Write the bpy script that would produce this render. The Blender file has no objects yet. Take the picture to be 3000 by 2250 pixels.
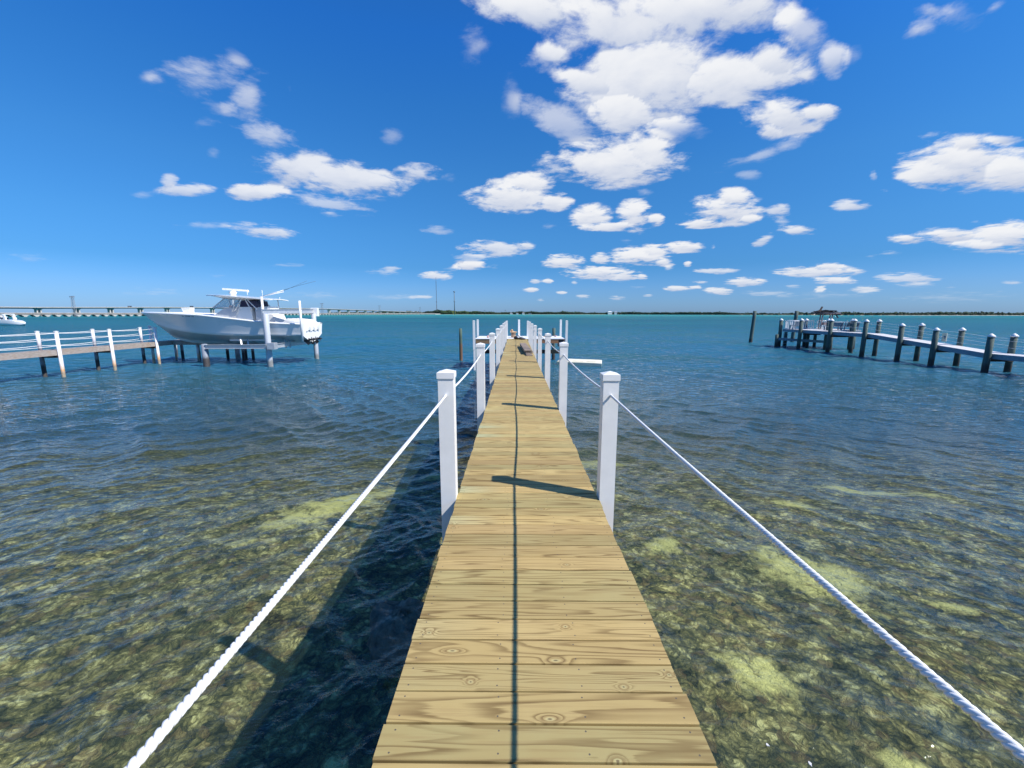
import bpy, bmesh, math, random
import numpy as np
from mathutils import Vector, Matrix, noise as mnoise
random.seed(7); rng = np.random.default_rng(11)
R = math.radians
scn = bpy.context.scene
COL = scn.collection

# ------------------------------------------------------------------ camera
EYE = 3.58                       # camera above the water
cam_d = bpy.data.cameras.new('camera'); cam = bpy.data.objects.new('camera', cam_d); COL.objects.link(cam)
cam.location = (0, 0, EYE); cam.rotation_euler = (R(90 - 9.477), 0, R(0.501))
cam_d.sensor_width = 36; cam_d.lens = 36 * 1240 / 3000; cam_d.clip_start = 0.05; cam_d.clip_end = 30000
scn.camera = cam
scn.view_settings.view_transform = 'Standard'; scn.view_settings.look = 'None'
scn.view_settings.exposure = 0.5; scn.view_settings.gamma = 1.0
scn.cycles.max_bounces = 8; scn.cycles.transparent_max_bounces = 16
scn.cycles.use_denoising = True; scn.cycles.caustics_reflective = False; scn.cycles.caustics_refractive = False

# ------------------------------------------------------------------ node helper
class NT:
    def __init__(s, tree): s.t = tree; s.n = tree.nodes; s.l = tree.links
    def link(s, v, sock):
        if isinstance(v, bpy.types.NodeSocket): s.l.new(v, sock)
        elif v is not None:
            if isinstance(v, (tuple, list)) and sock.type == 'RGBA' and len(v) == 3: v = (*v, 1)
            sock.default_value = v
    def new(s, kind, ins=None, **kw):
        n = s.n.new(kind)
        for k, v in kw.items(): setattr(n, k, v)
        for k, v in (ins or {}).items(): s.link(v, n.inputs[k])
        return n
    def m(s, op, a, b=None, c=None, clamp=False):
        n = s.new('ShaderNodeMath', operation=op, use_clamp=clamp)
        s.link(a, n.inputs[0]); s.link(b, n.inputs[1]); s.link(c, n.inputs[2]); return n.outputs[0]
    def vm(s, op, a, b=None, scale=None):
        n = s.new('ShaderNodeVectorMath', operation=op)
        s.link(a, n.inputs[0]); s.link(b, n.inputs[1])
        if scale is not None: s.link(scale, n.inputs[3])
        return n.outputs[1] if op in ('LENGTH', 'DOT_PRODUCT') else n.outputs[0]
    def noise(s, vec, scale, detail=3, rough=.5, dist=0, col=False, dim='3D', w=None):
        n = s.new('ShaderNodeTexNoise', {'Scale': scale, 'Detail': detail, 'Roughness': rough, 'Distortion': dist}, noise_dimensions=dim)
        if vec is not None: s.link(vec, n.inputs['Vector'])
        return n.outputs['Color' if col else 'Fac']
    def map(s, vec, loc=(0, 0, 0), rot=(0, 0, 0), scale=(1, 1, 1)):
        return s.new('ShaderNodeMapping', {'Vector': vec, 'Location': loc, 'Rotation': rot, 'Scale': scale}).outputs[0]
    def ramp(s, f, stops, interp='LINEAR'):
        n = s.new('ShaderNodeValToRGB'); n.color_ramp.interpolation = interp
        e = n.color_ramp.elements
        while len(e) < len(stops): e.new(.5)
        for q, (p, c) in zip(e, stops):
            q.position = p; q.color = (*c, 1) if len(c) == 3 else c
        s.link(f, n.inputs[0]); return n.outputs[0]
    def rng(s, v, a, b, c=0., d=1., smooth=False):
        n = s.new('ShaderNodeMapRange', interpolation_type='SMOOTHSTEP' if smooth else 'LINEAR')
        for i, q in enumerate((v, a, b, c, d)): s.link(q, n.inputs[i])
        return n.outputs[0]
    def mix(s, f, a, b, blend='MIX'):
        n = s.new('ShaderNodeMix', data_type='RGBA', blend_type=blend)
        s.link(f, n.inputs[0]); s.link(a, n.inputs[6]); s.link(b, n.inputs[7]); return n.outputs[2]
    def xyz(s, v):
        n = s.new('ShaderNodeSeparateXYZ', {0: v}); return n.outputs
    def comb(s, x, y, z):
        return s.new('ShaderNodeCombineXYZ', {0: x, 1: y, 2: z}).outputs[0]
    def bump(s, h, strength, dist, normal=None):
        n = s.new('ShaderNodeBump', {'Height': h, 'Strength': strength, 'Distance': dist})
        if normal is not None: s.link(normal, n.inputs['Normal'])
        return n.outputs[0]

# ------------------------------------------------------------------ world
SUN_EL, SUN_AZ = R(46.5), math.atan2(.92, -.40)
world = bpy.data.worlds.new('World'); scn.world = world; world.use_nodes = True
w = NT(world.node_tree); w.n.clear()
sky = w.new('ShaderNodeTexSky', sky_type='NISHITA', sun_disc=False, sun_elevation=SUN_EL, sun_rotation=SUN_AZ,
            altitude=0, air_density=1.0, dust_density=0.35, ozone_density=3.0)
hs = w.new('ShaderNodeHueSaturation', {'Hue': .5, 'Saturation': 1.22, 'Value': 1.0, 'Color': sky.outputs[0]})
# the clear blue of this sky: less red and green than the sky model gives, most of all low down
wz = w.xyz(w.new('ShaderNodeNewGeometry').outputs['Incoming'])[2]
tint = w.ramp(w.m('MULTIPLY', wz, -1.), [(0., (.30, .535, 1.18)), (.05, (.29, .52, 1.0)), (.10, (.23, .51, .87)), (.17, (.30, .63, .93)), (.28, (.36, .76, 1.04)), (.40, (.33, .82, 1.18)), (.50, (.28, .84, 1.34)), (.8, (.4, .85, 1.2))])
bg = w.new('ShaderNodeBackground', {'Color': w.mix(1., hs.outputs[0], tint, 'MULTIPLY'), 'Strength': 0.096})
w.l.new(bg.outputs[0], w.new('ShaderNodeOutputWorld').inputs[0])

# ------------------------------------------------------------------ sun
sd = bpy.data.lights.new('sun', 'SUN'); sd.energy = 4.2; sd.angle = R(.53); sd.color = (1, .955, .88)
sun = bpy.data.objects.new('sun', sd); COL.objects.link(sun)
sv = Vector((math.sin(SUN_AZ) * math.cos(SUN_EL), math.cos(SUN_AZ) * math.cos(SUN_EL), math.sin(SUN_EL)))
sun.rotation_euler = sv.to_track_quat('Z', 'Y').to_euler(); sun.location = sv * 50

# ------------------------------------------------------------------ materials
def mat(name, base=(.8, .8, .8), rough=.5, metal=0., var=.0, vscale=3., bump=0., bscale=30., spec=.5, coat=0., build=None):
    m = bpy.data.materials.new(name); m.use_nodes = True; t = NT(m.node_tree); t.n.clear()
    out = t.new('ShaderNodeOutputMaterial'); p = t.new('ShaderNodeBsdfPrincipled')
    t.l.new(p.outputs[0], out.inputs[0])
    p.inputs['Roughness'].default_value = rough; p.inputs['Metallic'].default_value = metal
    p.inputs['Specular IOR Level'].default_value = spec; p.inputs['Coat Weight'].default_value = coat
    tc = t.new('ShaderNodeTexCoord').outputs['Object']
    geo = t.new('ShaderNodeNewGeometry').outputs['Position']
    col = None
    if build: col = build(t, p, tc, geo)
    else:
        n = t.noise(geo, vscale, 5, .6)
        f = t.rng(n, .3, .7, 1 - var, 1 + var * .35)
        col = t.mix(1., (*base, 1), t.comb(f, f, f), 'MULTIPLY')
    if col is not None: t.link(col, p.inputs['Base Color'])
    if bump:
        t.l.new(t.bump(t.noise(geo, bscale, 4, .6), bump, .01), p.inputs['Normal'])
    return m

BOARD, GAP0 = .1437, .55       # board pitch along Y, first board edge
def wood_deck(t, p, tc, geo, axis=1, pitch=BOARD, y0=GAP0, light=(.49, .36, .148), dark=(.13, .075, .024), tint=(.41, .350, .150), xc=.104):
    s = t.xyz(tc); x = t.m('SUBTRACT', s[0], xc); y = t.m('SUBTRACT', s[axis], y0)
    b = t.m('DIVIDE', y, pitch); idx = t.m('FLOOR', b); fr = t.m('SUBTRACT', b, idx)
    wn = t.new('ShaderNodeTexWhiteNoise', {'W': t.m('ADD', idx, 41)}, noise_dimensions='1D'); rv = wn.outputs['Value']; rc = t.xyz(wn.outputs['Color'])
    xo = t.m('ADD', t.m('MULTIPLY', x, .42), t.m('MULTIPLY', rv, 37))
    g = t.comb(xo, t.m('MULTIPLY', fr, t.rng(rc[1], 0, 1, .45, 1.9)), t.m('MULTIPLY', idx, 3.17))
    n = t.noise(g, 1.15, 2.2, .5)
    # knots: irregular discs with rings
    kv = t.comb(t.m('ADD', t.m('MULTIPLY', x, t.rng(rc[1], 0, 1, 1.8, 5.5)), t.m('MULTIPLY', rv, 91)), t.m('ADD', idx, t.m('MULTIPLY', fr, .86)), 0)
    vo = t.new('ShaderNodeTexVoronoi', {'Vector': kv, 'Scale': 1.0, 'Randomness': .8}, voronoi_dimensions='2D', feature='F1')
    has = t.m('GREATER_THAN', t.xyz(vo.outputs['Color'])[0], .89)
    d = vo.outputs['Distance']
    kb = t.m('MULTIPLY', t.m('EXPONENT', t.m('MULTIPLY', t.m('MULTIPLY', d, d), -58.)), has)
    fine = t.noise(t.comb(t.m('MULTIPLY', x, 2.5), t.m('MULTIPLY', s[axis], 160), idx), 1., 3, .6)
    rings = t.m('ADD', t.m('ADD', t.m('MULTIPLY', n, t.rng(rc[0], 0, 1, 10, 20)), t.m('MULTIPLY', kb, 2.5)), t.m('MULTIPLY', fine, .35))
    fl = t.m('FRACT', rings)
    late = t.rng(fl, .42, .88, 0, 1, True)
    late = t.m('MULTIPLY', late, t.rng(fl, .9, 1., 1, 0))
    late = t.m('MULTIPLY', late, t.rng(t.noise(t.comb(xo, fr, idx), 2.2, 2), .3, .68, .25, 1))
    base = t.mix(t.rng(rc[2], .15, 1, 0, .85), (*light, 1), (*tint, 1))
    base = t.mix(t.rng(rc[1], .55, .95, 0, .55), base, (.40, .27, .12, 1))
    st = t.noise(t.comb(t.m('MULTIPLY', x, .9), t.m('MULTIPLY', fr, 3.2), t.m('MULTIPLY', idx, 7.7)), 2.2, 4, .6)
    base = t.mix(t.rng(st, .52, .74, 0, .55), base, (.33, .22, .10, 1))
    blot = t.noise(t.comb(x, s[axis], 0), 3.0, 4, .6)
    base = t.mix(t.rng(blot, .35, .75, 0, .5), base, (light[0] * .82, light[1] * .76, light[2] * .66, 1))
    base = t.mix(t.m('MULTIPLY', t.rng(rv, .75, 1, 0, .7), t.rng(x, -.6, -.2, 1, 0)), base, (.36, .43, .27, 1))
    lv = t.rng(rc[0], 0, 1, .80, 1.12); base = t.mix(1., base, t.comb(lv, lv, lv), 'MULTIPLY')
    c = t.mix(t.m('MULTIPLY', late, .80), base, (*dark, 1))
    core = t.m('MULTIPLY', t.rng(d, .02, .06, 1, 0), has)
    rim = t.m('MULTIPLY', t.m('MULTIPLY', t.rng(d, .05, .08, 0, 1), t.rng(d, .09, .13, 1, 0)), has)
    c = t.mix(t.m('MULTIPLY', core, .6), c, (.54, .50, .25, 1)); c = t.mix(t.m('MULTIPLY', rim, .45), c, (.19, .12, .05, 1))
    c = t.mix(t.m('MULTIPLY', t.m('MULTIPLY', t.rng(d, .015, .03, 1, 0), has), .8), c, (.1, .06, .03, 1))
    # nail heads
    ax = t.m('ABSOLUTE', x); dx = t.m('MINIMUM', t.m('ABSOLUTE', t.m('SUBTRACT', ax, .565)), t.m('ABSOLUTE', t.m('SUBTRACT', ax, t.rng(rv, 0, 1, .16, .20))))
    dy = t.m('ABSOLUTE', t.m('SUBTRACT', t.m('ABSOLUTE', t.m('SUBTRACT', t.m('MULTIPLY', fr, pitch), pitch / 2)), .043))
    nd = t.m('SQRT', t.m('ADD', t.m('MULTIPLY', dx, dx), t.m('MULTIPLY', dy, dy)))
    c = t.mix(t.m('LESS_THAN', nd, .0036), c, (.10, .085, .07, 1))
    t.l.new(t.bump(t.m('ADD', t.m('MULTIPLY', late, -.6), fine), .35, .002), p.inputs['Normal'])
    return c

def weather_wood(light, dark, ang=0., scale=1.0, mott=None):
    def f(t, p, tc, geo):
        s = t.xyz(geo)
        n = t.noise(t.comb(t.m('MULTIPLY', s[0], 5 * scale), t.m('MULTIPLY', s[1], 5 * scale), t.m('MULTIPLY', s[2], 60 * scale)), 1., 4, .6)
        n2 = t.noise(geo, 2.2, 4, .6)
        c = t.mix(t.rng(n, .35, .65), (*dark, 1), (*light, 1))
        if mott: c = t.mix(t.rng(n2, .5, .7, 0, .7), c, (*mott, 1))
        return c
    return f

def pile_wood(top, low, line=.45, rust=None, grain=1.):
    """pile whose colour changes in the wet band above the water: growth and stains, which stay put"""
    def f(t, p, tc, geo):
        s = t.xyz(geo)
        a = t.noise(t.comb(t.m('MULTIPLY', s[0], 34), t.m('MULTIPLY', s[1], 34), t.m('MULTIPLY', s[2], 2.2)), 1., 4, .6)
        b = t.noise(geo, 9, 4, .6)
        c = t.mix(t.rng(a, .35, .7, 0, .55 * grain), (*top, 1), tuple(v * .55 for v in top) + (1,))
        z = t.m('ADD', s[2], t.m('MULTIPLY', t.m('SUBTRACT', b, .5), .35))
        if rust: c = t.mix(t.m('MULTIPLY', t.rng(z, line + .1, line + .55, 1, 0), t.rng(b, .3, .6, .45, 1)), c, (*rust, 1))
        c = t.mix(t.rng(z, line - .12, line + .1, 1, 0), c, (*low, 1))
        c = t.mix(t.m('MULTIPLY', t.rng(z, .05, .25, 1, 0), t.rng(b, .45, .6)), c, tuple(v * 1.6 for v in low) + (1,))
        t.l.new(t.bump(a, .5, .01), p.inputs['Normal'])
        return c
    return f

M = {}
M['deck'] = mat('pine_deck_boards', rough=.72, build=wood_deck, spec=.3)
M['beam'] = mat('treated_beam', rough=.8, build=weather_wood((.30, .21, .12), (.16, .10, .055), mott=(.36, .19, .10)))
M['darkbeam'] = mat('dark_beam', rough=.85, build=weather_wood((.035, .03, .028), (.018, .016, .018)))
M['brace'] = mat('brown_brace', rough=.8, build=weather_wood((.32, .17, .09), (.2, .10, .05)))
M['vinyl'] = mat('white_vinyl', (.86, .845, .82), .36, var=.07, vscale=5)
M['lineseam'] = mat('seam_shadowline', (.28, .28, .33), .6)
M['rope'] = mat('white_rope', (.78, .78, .77), .75, var=.05, vscale=60)
M['comp'] = mat('white_composite', (.78, .78, .78), .55, var=.06, vscale=2)
M['greydock'] = mat('weathered_dock_wood', rough=.85, build=weather_wood((.46, .40, .36), (.25, .21, .18), mott=(.34, .23, .15)))
M['whitepile'] = mat('white_sleeved_pile', rough=.45, build=pile_wood((.80, .78, .82), (.30, .24, .17), .30, rust=(.62, .30, .08), grain=.12))
M['darkpile'] = mat('grey_pile', rough=.8, build=pile_wood((.36, .36, .37), (.045, .04, .038), .7))
M['greenpile'] = mat('green_treated_pile', rough=.8, build=pile_wood((.085, .125, .11), (.05, .045, .04), .5))
M['brownpile'] = mat('brown_green_pile', rough=.8, build=pile_wood((.085, .135, .10), (.15, .085, .05), 1.3))
M['alupile'] = mat('galvanised_pile', rough=.5, build=pile_wood((.50, .53, .58), (.30, .30, .29), .42, grain=.3))
M['alupile_dark'] = mat('shaded_marine_growth_pile', rough=.6, build=pile_wood((.30, .33, .38), (.05, .045, .045), .62, grain=.4))  # galvanised copy with shade put into its colour, above a dark growth band
M['alu'] = mat('aluminium', (.62, .64, .67), .38, .55, var=.12, vscale=4)
M['gel'] = mat('white_gelcoat', (.88, .87, .85), .16, coat=.4, var=.02, vscale=1)
M['gelgrey'] = mat('pale_grey_gelcoat', (.58, .60, .63), .25)
M['canvas'] = mat('white_canvas', (.72, .72, .71), .8, var=.08, vscale=5, bump=.3, bscale=6)
M['navy'] = mat('navy_canvas', (.045, .045, .10), .6, var=.2)
M['blackp'] = mat('black_plastic', (.022, .022, .026), .45, var=.3)
M['darkglass'] = mat('tinted_windscreen', (.10, .13, .16), .08)
M['greypaint'] = mat('grey_blue_deck_paint', (.20, .25, .31), .7, var=.2, vscale=5)
M['decktop'] = mat('pale_deck_boards', (.62, .60, .61), .75, var=.10, vscale=7)
M['bluegrey'] = mat('blue_grey_boards', (.25, .32, .37), .7, var=.2, vscale=6)
M['rot'] = mat('bleached_hut_wood', (.25, .20, .20), .85, var=.35, vscale=9)
M['thatch'] = mat('old_thatch', (.06, .05, .048), .95, var=.6, vscale=14, bump=.6, bscale=30)
M['tan'] = mat('tan_plywood', (.60, .40, .24), .75, var=.15, vscale=8)
M['tandark'] = mat('brown_box_side', (.28, .18, .12), .75, var=.2, vscale=8)
M['plank'] = mat('old_grey_brown_plank', rough=.85, build=weather_wood((.31, .25, .20), (.17, .125, .095), scale=.8))
M['pink'] = mat('pink_cloth', (.62, .40, .38), .85, var=.3, vscale=20)
M['wcloth'] = mat('white_cloth', (.72, .70, .70), .9, var=.2, vscale=15)
M['float'] = mat('cream_foam', (.80, .76, .60), .7, var=.12, vscale=3, bump=.3, bscale=8)
M['conc'] = mat('bridge_concrete', (.52, .49, .46), .85, var=.15, vscale=.05)
M['concold'] = mat('old_bridge_concrete', (.36, .32, .29), .9, var=.3, vscale=.2)
M['concdark'] = mat('bridge_girder_concrete', (.26, .265, .28), .9, var=.15, vscale=.1)
M['steel'] = mat('tower_steel', (.40, .40, .42), .6, .3)
M['mast'] = mat('mast_steel', (.11, .14, .17), .6)
M['leafA'] = mat('mangrove_leaves', (.028, .062, .030), .8, var=.5, vscale=.07)
M['leafB'] = mat('bright_mangrove_leaves', (.055, .10, .032), .8, var=.4, vscale=.1)
M['sand'] = mat('shore_sand', (.45, .40, .32), .9)
M['house'] = mat('white_house_wall', (.75, .74, .72), .7)
M['roof'] = mat('grey_roof', (.36, .34, .35), .7)
M['truckbox'] = mat('salmon_truck_box', (.62, .33, .24), .6)
M['carpaint'] = mat('dark_car_paint', (.05, .05, .07), .3)
M['yellow'] = mat('yellow_strap', (.65, .50, .10), .6)
M['blue'] = mat('blue_tarp', (.05, .18, .45), .6)

# ------------------------------------------------------------------ mesh helper
class MB:
    def __init__(s): s.v = []; s.f = []; s.mi = []; s.sm = []; s.cur = 0
    def add(s, vs, fs, smooth=False):
        o = len(s.v); s.v += [tuple(q) for q in vs]
        for f in fs: s.f.append(tuple(i + o for i in f)); s.mi.append(s.cur); s.sm.append(smooth)
        return s
    def box(s, x0, x1, y0, y1, z0, z1, bev=0.):
        if bev <= 0:
            return s.add([(x, y, z) for z in (z0, z1) for y in (y0, y1) for x in (x0, x1)],
                         [(0, 2, 3, 1), (4, 5, 7, 6), (0, 1, 5, 4), (2, 6, 7, 3), (0, 4, 6, 2), (1, 3, 7, 5)])
        b = bev  # bevelled top edges
        vs = [(x0, y0, z0), (x1, y0, z0), (x1, y1, z0), (x0, y1, z0), (x0, y0, z1 - b), (x1, y0, z1 - b), (x1, y1, z1 - b), (x0, y1, z1 - b),
              (x0 + b, y0 + b, z1), (x1 - b, y0 + b, z1), (x1 - b, y1 - b, z1), (x0 + b, y1 - b, z1)]
        return s.add(vs, [(3, 2, 1, 0), (0, 1, 5, 4), (1, 2, 6, 5), (2, 3, 7, 6), (3, 0, 4, 7), (4, 5, 9, 8), (5, 6, 10, 9), (6, 7, 11, 10), (7, 4, 8, 11), (8, 9, 10, 11)])
    def bar(s, a, b, w, h, up=(0, 0, 1)):
        a = Vector(a); b = Vector(b); d = (b - a).normalized(); u = Vector(up)
        if abs(d.dot(u)) > .98: u = Vector((1, 0, 0))
        r = d.cross(u).normalized(); u = r.cross(d).normalized(); r = r * w / 2; u = u * h / 2
        vs = [p + i * r + j * u for p in (a, b) for j in (-1, 1) for i in (-1, 1)]
        return s.add(vs, [(0, 2, 3, 1), (4, 5, 7, 6), (0, 1, 5, 4), (2, 6, 7, 3), (0, 4, 6, 2), (1, 3, 7, 5)])
    def tube(s, pts, rad, n=8, cap=True, smooth=True):
        pts = [Vector(p) for p in pts]; m = len(pts)
        rad = rad if isinstance(rad, (list, tuple)) else [rad] * m
        vs = []; fs = []; pr = None
        for i, p in enumerate(pts):
            d = (pts[min(i + 1, m - 1)] - pts[max(i - 1, 0)]).normalized()
            if pr is None:
                r = d.cross(Vector((0, 0, 1))); r = d.cross(Vector((1, 0, 0))) if r.length < .05 else r
            else: r = pr - d * pr.dot(d)
            r.normalize(); pr = r; u = d.cross(r)
            for k in range(n):
                a = 2 * math.pi * k / n; vs.append(p + (r * math.cos(a) + u * math.sin(a)) * rad[i])
        for i in range(m - 1):
            for k in range(n): fs.append((i * n + k, i * n + (k + 1) % n, (i + 1) * n + (k + 1) % n, (i + 1) * n + k))
        s.add(vs, fs, smooth)
        if cap: o = len(s.v) - len(vs); s.f += [tuple(o + k for k in range(n))[::-1], tuple(o + (m - 1) * n + k for k in range(n))]; s.mi += [s.cur] * 2; s.sm += [False] * 2
        return s
    def grid(s, rows, smooth=True, closed=False):
        n = len(rows[0]); vs = [p for r in rows for p in r]; fs = []
        for i in range(len(rows) - 1):
            for k in range(n if closed else n - 1):
                fs.append((i * n + k, i * n + (k + 1) % n, (i + 1) * n + (k + 1) % n, (i + 1) * n + k))
        return s.add(vs, fs, smooth)
    def blob(s, c, r, n=8, jit=.12, seed=0):
        rr = random.Random(seed); vs = []; rows = []
        for i in range(1, n):
            th = math.pi * i / n
            rows.append([(c[0] + r[0] * math.sin(th) * math.cos(2 * math.pi * k / (n * 2)) * (1 + rr.uniform(-jit, jit)),
                          c[1] + r[1] * math.sin(th) * math.sin(2 * math.pi * k / (n * 2)) * (1 + rr.uniform(-jit, jit)),
                          c[2] + r[2] * math.cos(th) * (1 + rr.uniform(-jit, jit))) for k in range(n * 2)])
        o = len(s.v); s.grid(rows, True, True); m = n * 2
        s.v += [(c[0], c[1], c[2] + r[2]), (c[0], c[1], c[2] - r[2])]; t, b = len(s.v) - 2, len(s.v) - 1; last = o + (n - 2) * m
        for k in range(m):
            s.f += [(o + (k + 1) % m, o + k, t), (last + k, last + (k + 1) % m, b)]; s.mi += [s.cur] * 2; s.sm += [True] * 2
        return s
    def build(s, name, material, parent=None, loc=None):
        me = bpy.data.meshes.new(name); me.from_pydata(s.v, [], s.f); me.validate(); me.update()
        for m_ in (material if isinstance(material, (list, tuple)) else [material]): me.materials.append(M[m_] if isinstance(m_, str) else m_)
        if len(me.polygons) == len(s.f):
            me.polygons.foreach_set('use_smooth', s.sm); me.polygons.foreach_set('material_index', s.mi)
        bm = bmesh.new(); bm.from_mesh(me); bmesh.ops.recalc_face_normals(bm, faces=bm.faces); bm.to_mesh(me); bm.free()
        o = bpy.data.objects.new(name, me); COL.objects.link(o)
        if parent: o.parent = parent
        if loc: o.location = loc
        return o
def tag(o, label=None, cat=None, group=None, kind=None):
    if label: o['label'] = label
    if cat: o['category'] = cat
    if group: o['group'] = group
    if kind: o['kind'] = kind
    return o
def empty(name, loc=(0, 0, 0)):
    o = bpy.data.objects.new(name, None); COL.objects.link(o); o.location = loc; o.empty_display_size = .2
    return o
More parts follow.
